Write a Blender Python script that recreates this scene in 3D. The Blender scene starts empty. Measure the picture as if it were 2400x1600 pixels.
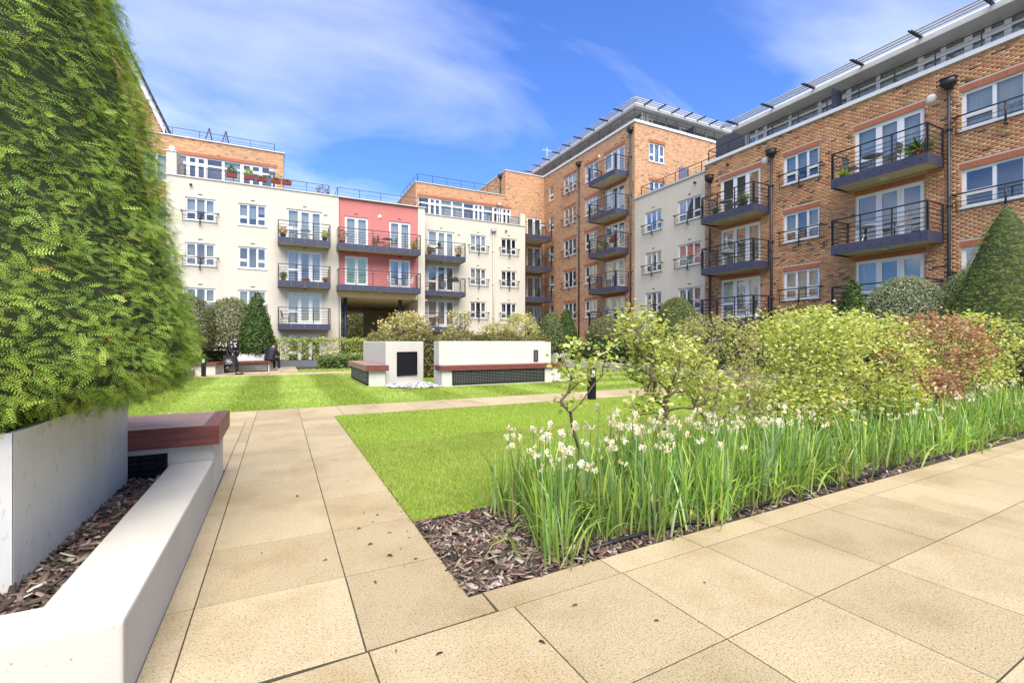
import bpy, math, random
import numpy as np
from mathutils import Vector, Matrix

R = math.radians
random.seed(7)
rng = np.random.default_rng(7)
sc = bpy.context.scene
COL = sc.collection

# ------------------------------------------------------------------ camera
cam_d = bpy.data.cameras.new('camera')
cam_d.sensor_width = 36.0
cam_d.lens = 36.0 * 1090 / 2400
cam_d.clip_start = 0.05
cam_d.clip_end = 3000
cam = bpy.data.objects.new('camera', cam_d)
cam.location = (0, 0, 1.4)
cam.rotation_euler = (R(90), 0, -math.atan(0.5))
COL.objects.link(cam)
sc.camera = cam

# ------------------------------------------------------------------ sky and sun
SUN_EL, SUN_W = R(54), R(12)            # elevation; azimuth measured from south towards west
world = bpy.data.worlds.new('World')
sc.world = world
world.use_nodes = True
wn, wl = world.node_tree.nodes, world.node_tree.links
wn.clear()
def wnode(t, **k):
    n = wn.new(t)
    for a, b in k.items():
        setattr(n, a, b)
    return n
w_out = wnode('ShaderNodeOutputWorld')
w_bg = wnode('ShaderNodeBackground')
w_bg.inputs['Strength'].default_value = 0.10
w_sky = wnode('ShaderNodeTexSky', sky_type='NISHITA', sun_disc=False, sun_elevation=SUN_EL,
              sun_rotation=R(180) + SUN_W, air_density=1.0, dust_density=0.3, ozone_density=4.0)
w_tc = wnode('ShaderNodeTexCoord')
w_sep = wnode('ShaderNodeSeparateXYZ')
wl.new(w_tc.outputs['Generated'], w_sep.inputs[0])
def wmath(op, a, b=None, clamp=False):
    n = wnode('ShaderNodeMath', operation=op, use_clamp=clamp)
    for i, x in enumerate((a, b)):
        if x is None:
            continue
        if isinstance(x, (int, float)):
            n.inputs[i].default_value = x
        else:
            wl.new(x, n.inputs[i])
    return n.outputs[0]
den = wmath('ADD', wmath('MAXIMUM', w_sep.outputs['Z'], 0.0), 0.22)
w_cmb = wnode('ShaderNodeCombineXYZ')
wl.new(wmath('DIVIDE', w_sep.outputs['X'], den), w_cmb.inputs[0])
wl.new(wmath('DIVIDE', w_sep.outputs['Y'], den), w_cmb.inputs[1])
w_map = wnode('ShaderNodeMapping')
w_map.inputs['Rotation'].default_value = (0, 0, R(60))
w_map.inputs['Scale'].default_value = (0.75, 1.5, 1)
w_map.inputs['Location'].default_value = (8.5, 4.3, 0.4)
wl.new(w_cmb.outputs[0], w_map.inputs[0])
w_n1 = wnode('ShaderNodeTexNoise')
w_n1.inputs['Scale'].default_value = 0.95
w_n1.inputs['Detail'].default_value = 9
w_n1.inputs['Roughness'].default_value = 0.52
w_n1.inputs['Distortion'].default_value = 0.5
wl.new(w_map.outputs[0], w_n1.inputs['Vector'])
w_ramp = wnode('ShaderNodeValToRGB')
w_ramp.color_ramp.elements[0].position = 0.385
w_ramp.color_ramp.elements[0].color = (0.02, 0.02, 0.02, 1)
w_ramp.color_ramp.elements[1].position = 0.80
w_ramp.color_ramp.elements[1].color = (1, 1, 1, 1)
wl.new(w_n1.outputs[0], w_ramp.inputs[0])
# cloud gathers towards the horizon
hz = wmath('SUBTRACT', 1.0, wmath('MULTIPLY', wmath('MAXIMUM', w_sep.outputs['Z'], 0.0), 1.55), clamp=True)
cl = wmath('MULTIPLY', w_ramp.outputs[0], wmath('ADD', wmath('MULTIPLY', hz, 0.95), 0.35), clamp=True)
w_mix = wnode('ShaderNodeMix', data_type='RGBA')
wl.new(cl, w_mix.inputs['Factor'])
w_tint = wnode('ShaderNodeMix', data_type='RGBA', blend_type='MULTIPLY')
w_tint.inputs['Factor'].default_value = 1.0
w_tint.inputs[7].default_value = (0.35, 0.54, 0.90, 1)
wl.new(w_sky.outputs[0], w_tint.inputs[6])
wl.new(w_tint.outputs[2], w_mix.inputs[6])
w_mix.inputs[7].default_value = (6.6, 6.5, 6.3, 1)
wl.new(w_mix.outputs[2], w_bg.inputs['Color'])
wl.new(w_bg.outputs[0], w_out.inputs['Surface'])

sun_d = bpy.data.lights.new('sun', 'SUN')
sun_d.energy = 2.6
sun_d.angle = R(58)
sun_d.color = (1.0, 0.93, 0.82)
sun = bpy.data.objects.new('sun', sun_d)
sun.location = (-10, -20, 30)
_sd = Vector((-math.sin(SUN_W) * math.cos(SUN_EL), -math.cos(SUN_W) * math.cos(SUN_EL), math.sin(SUN_EL)))
sun.rotation_euler = _sd.to_track_quat('Z', 'Y').to_euler()
COL.objects.link(sun)

vs = sc.view_settings
vs.view_transform = 'Standard'
vs.look = 'None'
vs.exposure = 1.75
vs.gamma = 1.0
vs.use_curve_mapping = False
sc.render.engine = 'CYCLES'
sc.cycles.use_denoising = True
sc.cycles.use_adaptive_sampling = True
sc.cycles.adaptive_threshold = 0.02
sc.cycles.max_bounces = 5
world.cycles.sampling_method = 'NONE'
sc.cycles.diffuse_bounces = 2
sc.cycles.glossy_bounces = 3
sc.cycles.transmission_bounces = 4
sc.cycles.transparent_max_bounces = 12
sc.cycles.caustics_reflective = False
sc.cycles.caustics_refractive = False

# ------------------------------------------------------------------ materials
MAT = {}
class NT:
    def __init__(self, name):
        self.m = bpy.data.materials.new(name)
        self.m.use_nodes = True
        self.n, self.l = self.m.node_tree.nodes, self.m.node_tree.links
        self.b = self.n['Principled BSDF']
        self.out = self.n['Material Output']
        MAT[name] = self.m
    def node(self, t, **k):
        n = self.n.new(t)
        for a, b in k.items():
            setattr(n, a, b)
        return n
    def put(self, sock, x):
        if isinstance(x, bpy.types.NodeSocket):
            self.l.new(x, sock)
        elif isinstance(x, (tuple, list)) and len(x) == 3 and sock.type == 'RGBA':
            sock.default_value = (*x, 1)
        else:
            sock.default_value = x
    def math(self, op, a, b=None, clamp=False):
        n = self.node('ShaderNodeMath', operation=op, use_clamp=clamp)
        self.put(n.inputs[0], a)
        if b is not None:
            self.put(n.inputs[1], b)
        return n.outputs[0]
    def mix(self, f, a, b, blend='MIX'):
        n = self.node('ShaderNodeMix', data_type='RGBA', blend_type=blend)
        self.put(n.inputs[0], f)
        self.put(n.inputs[6], a)
        self.put(n.inputs[7], b)
        return n.outputs[2]
    def pos(self, obj=False):
        if obj:
            return self.node('ShaderNodeTexCoord').outputs['Object']
        return self.node('ShaderNodeNewGeometry').outputs['Position']
    def noise(self, scale, vec=None, detail=4, rough=0.55, stretch=None):
        if vec is None:
            vec = self.pos()
        if stretch:
            mp = self.node('ShaderNodeMapping')
            mp.inputs['Scale'].default_value = stretch
            self.l.new(vec, mp.inputs[0])
            vec = mp.outputs[0]
        n = self.node('ShaderNodeTexNoise')
        self.l.new(vec, n.inputs['Vector'])
        n.inputs['Scale'].default_value = scale
        n.inputs['Detail'].default_value = detail
        n.inputs['Roughness'].default_value = rough
        return n.outputs[0]
    def ramp(self, x, stops, interp='LINEAR'):
        n = self.node('ShaderNodeValToRGB')
        self.l.new(x, n.inputs[0])
        cr = n.color_ramp
        cr.interpolation = interp
        while len(cr.elements) < len(stops):
            cr.elements.new(0.5)
        for e, (p, c) in zip(cr.elements, stops):
            e.position = p
            e.color = (*c, 1) if len(c) == 3 else c
        return n.outputs[0]
    def bump(self, h, strength=0.3, dist=0.01):
        n = self.node('ShaderNodeBump')
        n.inputs['Strength'].default_value = strength
        n.inputs['Distance'].default_value = dist
        self.l.new(h, n.inputs['Height'])
        self.l.new(n.outputs[0], self.b.inputs['Normal'])
    def set(self, **k):
        for a, x in k.items():
            self.put(self.b.inputs[{'col': 'Base Color', 'rough': 'Roughness', 'metal': 'Metallic', 'spec': 'Specular IOR Level'}[a]], x)
        return self

def V3(c, k):
    return tuple(min(1.0, x * k) for x in c)

def simple(name, col, rough=0.6, var=0.18, vs_=3.0, bump=0.0, bs=80.0, metal=0.0, spec=0.4, fine=0.1, fs=60.0, objrand=0.0):
    t = NT(name)
    n = t.noise(vs_, detail=5)
    c = t.mix(n, V3(col, 1 - var), V3(col, 1 + var))
    if fine:
        c = t.mix(t.noise(fs, detail=3), V3(c, 1) if isinstance(c, tuple) else c, t.mix(1.0, c, (1 - 2 * fine,) * 3, 'MULTIPLY'))
    if objrand:
        oi = t.node('ShaderNodeObjectInfo').outputs['Random']
        f = t.math('ADD', t.math('MULTIPLY', oi, 2 * objrand), 1 - objrand)
        g = t.node('ShaderNodeCombineXYZ')
        for i in range(3):
            t.l.new(f, g.inputs[i])
        c = t.mix(1.0, c, g.outputs[0], 'MULTIPLY')
    t.set(col=c, rough=rough, metal=metal, spec=spec)
    if bump:
        t.bump(t.noise(bs, detail=4), bump, 0.01)
    return t

def render_wall(name, col, dirt=0.12):
    t = NT(name)
    big = t.noise(0.5, detail=5)
    streak = t.noise(1.0, detail=6, stretch=(2.5, 2.5, 0.25))
    c = t.mix(big, V3(col, 1 - dirt * .5), V3(col, 1 + dirt * .4))
    c = t.mix(t.ramp(streak, [(0.45, (0, 0, 0)), (0.8, (0.55, 0.55, 0.55))]), c, V3(col, 1 - dirt))
    t.set(col=c, rough=0.9, spec=0.2)
    t.bump(t.noise(90, detail=3), 0.18, 0.006)
    return t
render_wall('cream_render', (0.54, 0.49, 0.39), 0.13)
render_wall('pink_render', (0.47, 0.165, 0.145))
render_wall('beam_render', (0.66, 0.58, 0.38))
render_wall('garden_render', (0.53, 0.50, 0.425), 0.18)
render_wall('soffit_cream', (0.60, 0.56, 0.44))
simple('coping', (0.55, 0.53, 0.48), 0.8, 0.2, 2.0, 0.1)
render_wall('kerb_white', (0.475, 0.445, 0.375), 0.2)
t_ = MAT['kerb_white'].node_tree
_b = t_.nodes['Principled BSDF']; _src = _b.inputs['Base Color'].links[0].from_socket
_w = NT.__new__(NT); _w.m = MAT['kerb_white']; _w.n, _w.l, _w.b = t_.nodes, t_.links, _b
_sp = _w.ramp(_w.noise(48, detail=2), [(0.70, (0, 0, 0)), (0.76, (0.7, 0.7, 0.7))])
_w.l.new(_w.mix(_sp, _src, (0.20, 0.18, 0.14)), _b.inputs['Base Color'])
simple('white_frame', (0.66, 0.66, 0.65), 0.35, 0.04, 2.0, fine=0.02)
simple('white_fascia', (0.62, 0.62, 0.60), 0.45, 0.10, 1.2, fine=0.05)
simple('rail_black', (0.022, 0.022, 0.030), 0.4, 0.2, 4, metal=0.0)
simple('steel_blue', (0.048, 0.050, 0.082), 0.42, 0.2, 3, fine=0.08, fs=30)
simple('column_blue', (0.035, 0.045, 0.085), 0.4, 0.15, 3)
simple('bolt', (0.02, 0.02, 0.035), 0.4)
simple('pipe_grey', (0.030, 0.031, 0.038), 0.45, 0.2, 3)
simple('pipe_white', (0.55, 0.54, 0.50), 0.5, 0.1, 3)
simple('lead', (0.06, 0.065, 0.075), 0.6, 0.25, 2)
simple('roof_felt', (0.16, 0.16, 0.16), 0.9, 0.3, 2)
simple('roof_tile', (0.13, 0.11, 0.10), 0.8, 0.3, 5)
simple('vent_dark', (0.025, 0.024, 0.024), 0.7)
simple('lamp_white', (0.7, 0.68, 0.6), 0.3, 0.05)
simple('room', (0.40, 0.37, 0.32), 0.9, 0.35, 1.2)
simple('curtain_net', (0.70, 0.68, 0.63), 0.9, 0.08, 3)
simple('curtain_cream', (0.50, 0.44, 0.32), 0.9, 0.15, 3)
simple('curtain_green', (0.42, 0.55, 0.03), 0.9, 0.1, 3)
simple('blind_white', (0.60, 0.60, 0.58), 0.8, 0.05, 3)
simple('stone_base', (0.42, 0.41, 0.38), 0.8)
simple('rubber_black', (0.012, 0.012, 0.013), 0.45)
simple('chair_metal', (0.10, 0.10, 0.11), 0.4, metal=0.3)
simple('chair_alu', (0.42, 0.43, 0.44), 0.35, metal=0.6)
simple('chair_wood', (0.28, 0.13, 0.055), 0.6)
simple('chair_white', (0.62, 0.62, 0.60), 0.5)
simple('terracotta', (0.36, 0.12, 0.06), 0.8, 0.2, 12)
simple('pot_dark', (0.05, 0.055, 0.06), 0.6)
simple('box_red', (0.22, 0.045, 0.035), 0.7)
simple('soil', (0.035, 0.025, 0.018), 0.95, 0.35, 12, 0.6, 60)
simple('ground_far', (0.20, 0.18, 0.14), 0.95, 0.3, 0.4)
simple('joint', (0.055, 0.045, 0.026), 0.95, 0.4, 8)
simple('pebble', (0.46, 0.45, 0.44), 0.7, 0.35, 9, objrand=0.0)
simple('bark_trunk', (0.12, 0.085, 0.055), 0.9, 0.35, 14, 0.7, 60)
simple('bark_pale', (0.27, 0.21, 0.14), 0.9, 0.3, 16, 0.5, 60)
simple('skin', (0.42, 0.26, 0.19), 0.5, 0.06)
simple('cloth_black', (0.016, 0.016, 0.020), 0.8, 0.3, 8)
simple('cloth_navy', (0.014, 0.015, 0.027), 0.55, 0.3, 8)
simple('cloth_pattern', (0.45, 0.45, 0.44), 0.8)
simple('hair_dark', (0.014, 0.012, 0.010), 0.5)
simple('shoe_pale', (0.50, 0.42, 0.36), 0.6)
simple('grille', (0.009, 0.010, 0.012), 0.7, 0.2, 5, spec=0.15)
simple('terrace_blue', (0.13, 0.14, 0.22), 0.5)
simple('lamp_lens', (0.55, 0.57, 0.60), 0.15, 0.03)
simple('grey_panel', (0.13, 0.135, 0.14), 0.5, 0.15, 2)

# glass: mirror-like coat over a clear pane
t = NT('glass')
gl = t.node('ShaderNodeBsdfGlossy'); gl.inputs['Roughness'].default_value = 0.02
gl.inputs['Color'].default_value = (0.95, 0.95, 0.94, 1)
tr = t.node('ShaderNodeBsdfTransparent'); tr.inputs['Color'].default_value = (0.88, 0.91, 0.88, 1)
lw = t.node('ShaderNodeLayerWeight'); lw.inputs['Blend'].default_value = 0.35
fac = t.math('ADD', t.math('MULTIPLY', lw.outputs['Fresnel'], 0.6), 0.06, clamp=True)
mx = t.node('ShaderNodeMixShader')
t.l.new(fac, mx.inputs[0]); t.l.new(tr.outputs[0], mx.inputs[1]); t.l.new(gl.outputs[0], mx.inputs[2])
t.l.new(mx.outputs[0], t.out.inputs['Surface'])

# brick: each brick of the running bond gets its own tone
BR_STOPS = [(0.0, (0.41, 0.225, 0.105)), (0.25, (0.45, 0.255, 0.125)), (0.5, (0.39, 0.205, 0.10)), (0.66, (0.49, 0.30, 0.16)),
            (0.81, (0.39, 0.165, 0.085)), (0.92, (0.27, 0.16, 0.085)), (0.957, (0.10, 0.075, 0.058))]
MORTAR = (0.46, 0.40, 0.31)
def brick_mat(name, k=(1, 1, 1)):
    t = NT(name)
    g = t.node('ShaderNodeNewGeometry')
    sp = t.node('ShaderNodeSeparateXYZ'); t.l.new(g.outputs['Position'], sp.inputs[0])
    sn = t.node('ShaderNodeSeparateXYZ'); t.l.new(g.outputs['True Normal'], sn.inputs[0])
    side = t.math('GREATER_THAN', t.math('ABSOLUTE', sn.outputs[0]), 0.5)
    u = t.math('ADD', t.math('MULTIPLY', sp.outputs[1], side), t.math('MULTIPLY', sp.outputs[0], t.math('SUBTRACT', 1.0, side)))
    z = sp.outputs[2]
    row = t.math('FLOOR', t.math('DIVIDE', z, 0.075))
    half = t.math('MULTIPLY', t.math('FLOORED_MODULO', row, 2.0), 0.5)
    cu = t.math('ADD', t.math('DIVIDE', u, 0.225), half)
    colm = t.math('FLOOR', cu)
    cv = t.node('ShaderNodeCombineXYZ'); t.l.new(colm, cv.inputs[0]); t.l.new(row, cv.inputs[1]); t.l.new(side, cv.inputs[2])
    wnz = t.node('ShaderNodeTexWhiteNoise', noise_dimensions='3D'); t.l.new(cv.outputs[0], wnz.inputs['Vector'])
    # patches where dark bricks gather
    patch = t.noise(0.55, detail=3)
    val = t.math('ADD', wnz.outputs['Value'], t.math('MULTIPLY', t.math('SUBTRACT', patch, 0.5), 0.30), clamp=True)
    c = t.ramp(val, [(p, tuple(a * b for a, b in zip(cc, k))) for p, cc in BR_STOPS], 'CONSTANT')
    fu = t.math('FRACT', cu); fz = t.math('FRACT', t.math('DIVIDE', z, 0.075))
    m1 = t.math('LESS_THAN', fu, 0.05); m2 = t.math('LESS_THAN', fz, 0.15)
    mm = t.math('MAXIMUM', m1, m2)
    c = t.mix(mm, c, MORTAR)
    c = t.mix(t.ramp(t.noise(0.35, detail=5), [(0.3, (0, 0, 0)), (0.8, (0.4, 0.4, 0.4))]), c, t.mix(1.0, c, (0.72, 0.70, 0.68), 'MULTIPLY'))
    t.set(col=c, rough=0.9, spec=0.2)
    t.bump(t.math('SUBTRACT', t.noise(70), t.math('MULTIPLY', mm, 1.5)), 0.35, 0.006)
brick_mat('brick_far', (1.08, 1.02, 0.96))
brick_mat('brick_link', (1.10, 0.98, 0.89))
simple('mortar', (0.52, 0.45, 0.35), 0.95, 0.12, 3, 0.3, 90)
simple('soldier_red', (0.40, 0.135, 0.070), 0.85, 0.25, 9, 0.3, 60)
def attr_mat(name, rough=0.8, spec=0.25, transl=0.0, upn=0.0, hue=0.0, fine=0.0, bump=0.0):
    t = NT(name)
    a = t.node('ShaderNodeAttribute', attribute_name='col')
    c = a.outputs['Color']
    if fine:
        c = t.mix(t.noise(70, detail=3), c, t.mix(1.0, c, (1 - fine,) * 3, 'MULTIPLY'))
    t.set(col=c, rough=rough, spec=spec)
    if bump:
        t.bump(t.noise(80, detail=4), bump, 0.008)
    if upn:
        g = t.node('ShaderNodeNewGeometry')
        mv = t.node('ShaderNodeMix', data_type='VECTOR')
        mv.inputs[0].default_value = upn
        t.l.new(g.outputs['Normal'], mv.inputs[4]); mv.inputs[5].default_value = (0, 0, 1)
        nn = t.node('ShaderNodeVectorMath', operation='NORMALIZE'); t.l.new(mv.outputs[1], nn.inputs[0])
        t.l.new(nn.outputs[0], t.b.inputs['Normal'])
    if transl:
        ts = t.node('ShaderNodeBsdfTranslucent')
        t.l.new(t.mix(1.0, c, (1.15, 1.2, 0.6), 'MULTIPLY'), ts.inputs['Color'])
        mx = t.node('ShaderNodeMixShader'); mx.inputs[0].default_value = transl
        t.l.new(t.b.outputs[0], mx.inputs[1]); t.l.new(ts.outputs[0], mx.inputs[2])
        t.l.new(mx.outputs[0], t.out.inputs['Surface'])
    return t
attr_mat('leaf', 0.5, 0.35, transl=0.42)
attr_mat('needle', 0.5, 0.3, transl=0.28)
attr_mat('grass_blade', 0.6, 0.2, transl=0.25, upn=0.75)
attr_mat('strap_leaf', 0.45, 0.4, transl=0.3)
_m = MAT['strap_leaf'].node_tree
_oi = _m.nodes.new('ShaderNodeObjectInfo'); _hs = _m.nodes.new('ShaderNodeHueSaturation'); _mr = _m.nodes.new('ShaderNodeMapRange')
_mr.inputs[3].default_value = 0.68; _mr.inputs[4].default_value = 1.18
_m.links.new(_oi.outputs['Random'], _mr.inputs[0]); _m.links.new(_mr.outputs[0], _hs.inputs['Value'])
_at = next(n_ for n_ in _m.nodes if n_.type == 'ATTRIBUTE')
for _l in list(_at.outputs['Color'].links):
    _to = _l.to_socket; _m.links.remove(_l); _m.links.new(_hs.outputs[0], _to)
_m.links.new(_at.outputs['Color'], _hs.inputs['Color'])
attr_mat('petal', 0.6, 0.2, transl=0.25)
attr_mat('brick_piece', 0.9, 0.2, fine=0.3, bump=0.35)
attr_mat('chip', 0.85, 0.25, fine=0.35, bump=0.4)
attr_mat('stone_attr', 0.7, 0.3, fine=0.2)

t = NT('lawn_base')
n1 = t.noise(1.3, detail=6); n2 = t.noise(120, detail=3)
c = t.mix(n1, (0.20, 0.31, 0.025), (0.27, 0.37, 0.04))
c = t.mix(t.ramp(n2, [(0.35, (0, 0, 0)), (0.65, (1, 1, 1))]), t.mix(1.0, c, (0.5, 0.55, 0.5), 'MULTIPLY'), c)
t.set(col=c, rough=0.9, spec=0.1)
t.bump(n2, 0.6, 0.02)

t = NT('slab')
oi = t.node('ShaderNodeObjectInfo').outputs['Random']
base = t.ramp(oi, [(0.0, (0.325, 0.258, 0.150)), (0.5, (0.385, 0.308, 0.182)), (1.0, (0.425, 0.345, 0.210))])
blot = t.noise(1.4, detail=6, rough=0.62)
c = t.mix(t.ramp(blot, [(0.46, (0, 0, 0)), (0.74, (1, 1, 1))]), base, t.mix(1.0, base, (0.74, 0.69, 0.58), 'MULTIPLY'))
spk = t.noise(95, detail=2, rough=0.7)
c = t.mix(t.ramp(spk, [(0.53, (0, 0, 0)), (0.65, (0.85, 0.85, 0.85))]), c, t.mix(1.0, c, (0.50, 0.46, 0.40), 'MULTIPLY'))
spk2 = t.noise(140, detail=2)
c = t.mix(t.ramp(spk2, [(0.60, (0, 0, 0)), (0.72, (0.6, 0.6, 0.6))]), c, (0.62, 0.52, 0.38))
t.set(col=c, rough=0.85, spec=0.25)
t.bump(t.noise(130, detail=4), 0.6, 0.006)

t = NT('wood_red')
gv = t.noise(6, vec=t.pos(), detail=5, stretch=(0.6, 9, 9))
c = t.ramp(gv, [(0.3, (0.085, 0.022, 0.018)), (0.55, (0.145, 0.038, 0.030)), (0.8, (0.19, 0.062, 0.048))])
oi = t.node('ShaderNodeObjectInfo').outputs['Random']
c = t.mix(t.math('MULTIPLY', oi, 0.35), c, t.mix(1.0, c, (1.35, 1.5, 1.6), 'MULTIPLY'))
t.set(col=c, rough=0.45, spec=0.4)
t.bump(gv, 0.2, 0.004)
t = NT('wood_weathered')
gv = t.noise(6, vec=t.pos(), detail=5, stretch=(0.5, 9, 9))
c = t.ramp(gv, [(0.3, (0.20, 0.115, 0.09)), (0.55, (0.30, 0.185, 0.15)), (0.8, (0.42, 0.30, 0.245))])
t.set(col=c, rough=0.5, spec=0.4)
t.bump(gv, 0.25, 0.004)

t = NT('zinc')
n1 = t.noise(2.2, detail=7, rough=0.65); n2 = t.noise(1.6, detail=6, stretch=(3, 3, 0.5))
c = t.mix(n1, (0.46, 0.45, 0.41), (0.66, 0.64, 0.58))
c = t.mix(t.ramp(n2, [(0.5, (0, 0, 0)), (0.8, (0.6, 0.6, 0.6))]), c, (0.40, 0.42, 0.31))
spz = t.noise(38, detail=4, stretch=(1, 1, .35))
c = t.mix(t.ramp(spz, [(0.60, (0, 0, 0)), (0.72, (0.5, 0.5, 0.5))]), c, (0.24, 0.25, 0.24))
t.set(col=c, rough=t.ramp(n1, [(0.2, (0.42,) * 3), (0.8, (0.65,) * 3)]), metal=0.2, spec=0.5)
t.bump(n1, 0.15, 0.02)

M = MAT
# ------------------------------------------------------------------ mesh helpers
WM = {}
I4 = Matrix.Identity(4)
def T(x=0, y=0, z=0):
    return Matrix.Translation((x, y, z))
def RZ(a):
    return Matrix.Rotation(a, 4, 'Z')

def put(name, mesh, parent=None, mw=I4, **props):
    o = bpy.data.objects.new(name, mesh)
    COL.objects.link(o)
    if parent is not None:
        o.parent = parent
        o.matrix_local = WM[parent].inverted() @ mw
    else:
        o.matrix_world = mw
    WM[o] = mw.copy()
    for k, x in props.items():
        o[k] = x
    return o
def thing(name, label, cat, mw=I4, group=None, mesh=None):
    o = put(name, mesh, None, mw, label=label, category=cat)
    if group:
        o['group'] = group
    return o

class MB:
    def __init__(self):
        self.v, self.f = [], []
    def add(self, vs_, fs):
        n = len(self.v)
        self.v += [tuple(p) for p in vs_]
        self.f += [tuple(i + n for i in f) for f in fs]
        return self
    def quad(self, a, b, c, d):
        return self.add((a, b, c, d), ((0, 1, 2, 3),))
    def box(self, x0, x1, y0, y1, z0, z1):
        return self.add([(x0, y0, z0), (x1, y0, z0), (x1, y1, z0), (x0, y1, z0), (x0, y0, z1), (x1, y0, z1), (x1, y1, z1), (x0, y1, z1)],
                        [(0, 3, 2, 1), (4, 5, 6, 7), (0, 1, 5, 4), (1, 2, 6, 5), (2, 3, 7, 6), (3, 0, 4, 7)])
    def cbox(self, x0, x1, y0, y1, z0, z1, b=0.01):
        """box with chamfered top edges"""
        v = [(x0, y0, z0), (x1, y0, z0), (x1, y1, z0), (x0, y1, z0), (x0, y0, z1 - b), (x1, y0, z1 - b), (x1, y1, z1 - b), (x0, y1, z1 - b),
             (x0 + b, y0 + b, z1), (x1 - b, y0 + b, z1), (x1 - b, y1 - b, z1), (x0 + b, y1 - b, z1)]
        return self.add(v, [(0, 3, 2, 1), (8, 9, 10, 11), (0, 1, 5, 4), (1, 2, 6, 5), (2, 3, 7, 6), (3, 0, 4, 7),
                            (4, 5, 9, 8), (5, 6, 10, 9), (6, 7, 11, 10), (7, 4, 8, 11)])
    def prism(self, poly, z0, z1):
        n = len(poly)
        v = [(x, y, z0) for x, y in poly] + [(x, y, z1) for x, y in poly]
        f = [tuple(range(n - 1, -1, -1)), tuple(range(n, 2 * n))] + [(i, (i + 1) % n, n + (i + 1) % n, n + i) for i in range(n)]
        return self.add(v, f)
    def tube(self, pts, rad, n=6, cap=True):
        pts = [Vector(p) for p in pts]
        if not isinstance(rad, (list, tuple)):
            rad = [rad] * len(pts)
        base = len(self.v)
        for i, p in enumerate(pts):
            d = (pts[min(i + 1, len(pts) - 1)] - pts[max(i - 1, 0)])
            d = d.normalized() if d.length > 1e-9 else Vector((0, 0, 1))
            a = d.cross(Vector((0, 0, 1)))
            if a.length < 1e-3:
                a = Vector((1, 0, 0))
            a.normalize()
            b = d.cross(a)
            for k in range(n):
                an = 2 * math.pi * k / n
                self.v.append(tuple(p + (a * math.cos(an) + b * math.sin(an)) * rad[i]))
        for i in range(len(pts) - 1):
            for k in range(n):
                k2 = (k + 1) % n
                self.f.append((base + i * n + k, base + i * n + k2, base + (i + 1) * n + k2, base + (i + 1) * n + k))
        if cap:
            self.f.append(tuple(base + k for k in range(n))[::-1])
            self.f.append(tuple(base + (len(pts) - 1) * n + k for k in range(n)))
        return self
    def lathe(self, prof, n=16, c=(0, 0, 0)):
        base = len(self.v)
        for r, z in prof:
            for k in range(n):
                an = 2 * math.pi * k / n
                self.v.append((c[0] + r * math.cos(an), c[1] + r * math.sin(an), c[2] + z))
        for i in range(len(prof) - 1):
            for k in range(n):
                k2 = (k + 1) % n
                self.f.append((base + i * n + k, base + i * n + k2, base + (i + 1) * n + k2, base + (i + 1) * n + k))
        self.f.append(tuple(base + k for k in range(n))[::-1])
        self.f.append(tuple(base + (len(prof) - 1) * n + k for k in range(n)))
        return self
    def ball(self, c, r, n=8):
        return self.lathe([(r * math.sin(math.pi * i / 6) + 1e-4, -r * math.cos(math.pi * i / 6)) for i in range(7)], n, c)
    def mesh(self, name, mat, smooth=False):
        me = bpy.data.meshes.new(name)
        me.from_pydata(self.v, [], self.f)
        me.materials.append(M[mat])
        if smooth:
            me.polygons.foreach_set('use_smooth', [True] * len(me.polygons))
        me.update()
        return me
def part(name, mb, mat, parent, mw=I4, smooth=False, **props):
    return put(name, mb.mesh(name, mat, smooth), parent, mw, **props)

def fast_mesh(name, verts, faces, mat, col=None, smooth=False):
    """verts (N,3), faces (F,k) all with k corners, col (N,3) per vertex"""
    me = bpy.data.meshes.new(name)
    verts = np.ascontiguousarray(verts, np.float32)
    faces = np.ascontiguousarray(faces, np.int32)
    k = faces.shape[1]
    me.vertices.add(len(verts)); me.vertices.foreach_set('co', verts.ravel())
    me.loops.add(faces.size); me.loops.foreach_set('vertex_index', faces.ravel())
    me.polygons.add(len(faces))
    me.polygons.foreach_set('loop_start', np.arange(0, faces.size, k, dtype=np.int32))
    me.polygons.foreach_set('loop_total', np.full(len(faces), k, np.int32))
    if smooth:
        me.polygons.foreach_set('use_smooth', np.ones(len(faces), bool))
    me.materials.append(M[mat])
    if col is not None:
        a = me.attributes.new('col', 'FLOAT_COLOR', 'POINT')
        a.data.foreach_set('color', np.concatenate([col, np.ones((len(col), 1))], 1).astype(np.float32).ravel())
    me.update(calc_edges=True)
    return me

def unit(a):
    return a / np.maximum(np.linalg.norm(a, axis=-1, keepdims=True), 1e-9)
def frames(nrm, fwd):
    """rotation matrices (N,3,3): columns = side, forward, normal"""
    z = unit(nrm)
    y = unit(fwd - (fwd * z).sum(-1, keepdims=True) * z)
    x = np.cross(y, z)
    return np.stack([x, y, z], -1)
def scatter(tv, tf, pos, rot, scale, col, tcol=None):
    """copies of a small template joined into one vertex/face/colour array"""
    n, k = len(pos), len(tv)
    tv = np.asarray(tv, float)
    v = np.einsum('nij,kj->nki', rot, tv) * np.asarray(scale).reshape(-1, 1, 1) + pos[:, None, :]
    f = np.asarray(tf)[None] + (np.arange(n) * k)[:, None, None]
    c = np.repeat(col[:, None, :], k, 1)
    if tcol is not None:
        c = c * np.asarray(tcol)[None, :, None]
    return v.reshape(-1, 3), f.reshape(-1, f.shape[-1]), c.reshape(-1, 3)
def palette(n, cols, weights=None, jit=0.12):
    cols = np.asarray(cols, float)
    w = None if weights is None else np.asarray(weights) / np.sum(weights)
    c = cols[rng.choice(len(cols), n, p=w)]
    return np.clip(c * (1 + rng.normal(0, jit, (n, 1))) * (1 + rng.normal(0, jit * .3, (n, 3))), 0.003, 1)

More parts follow.
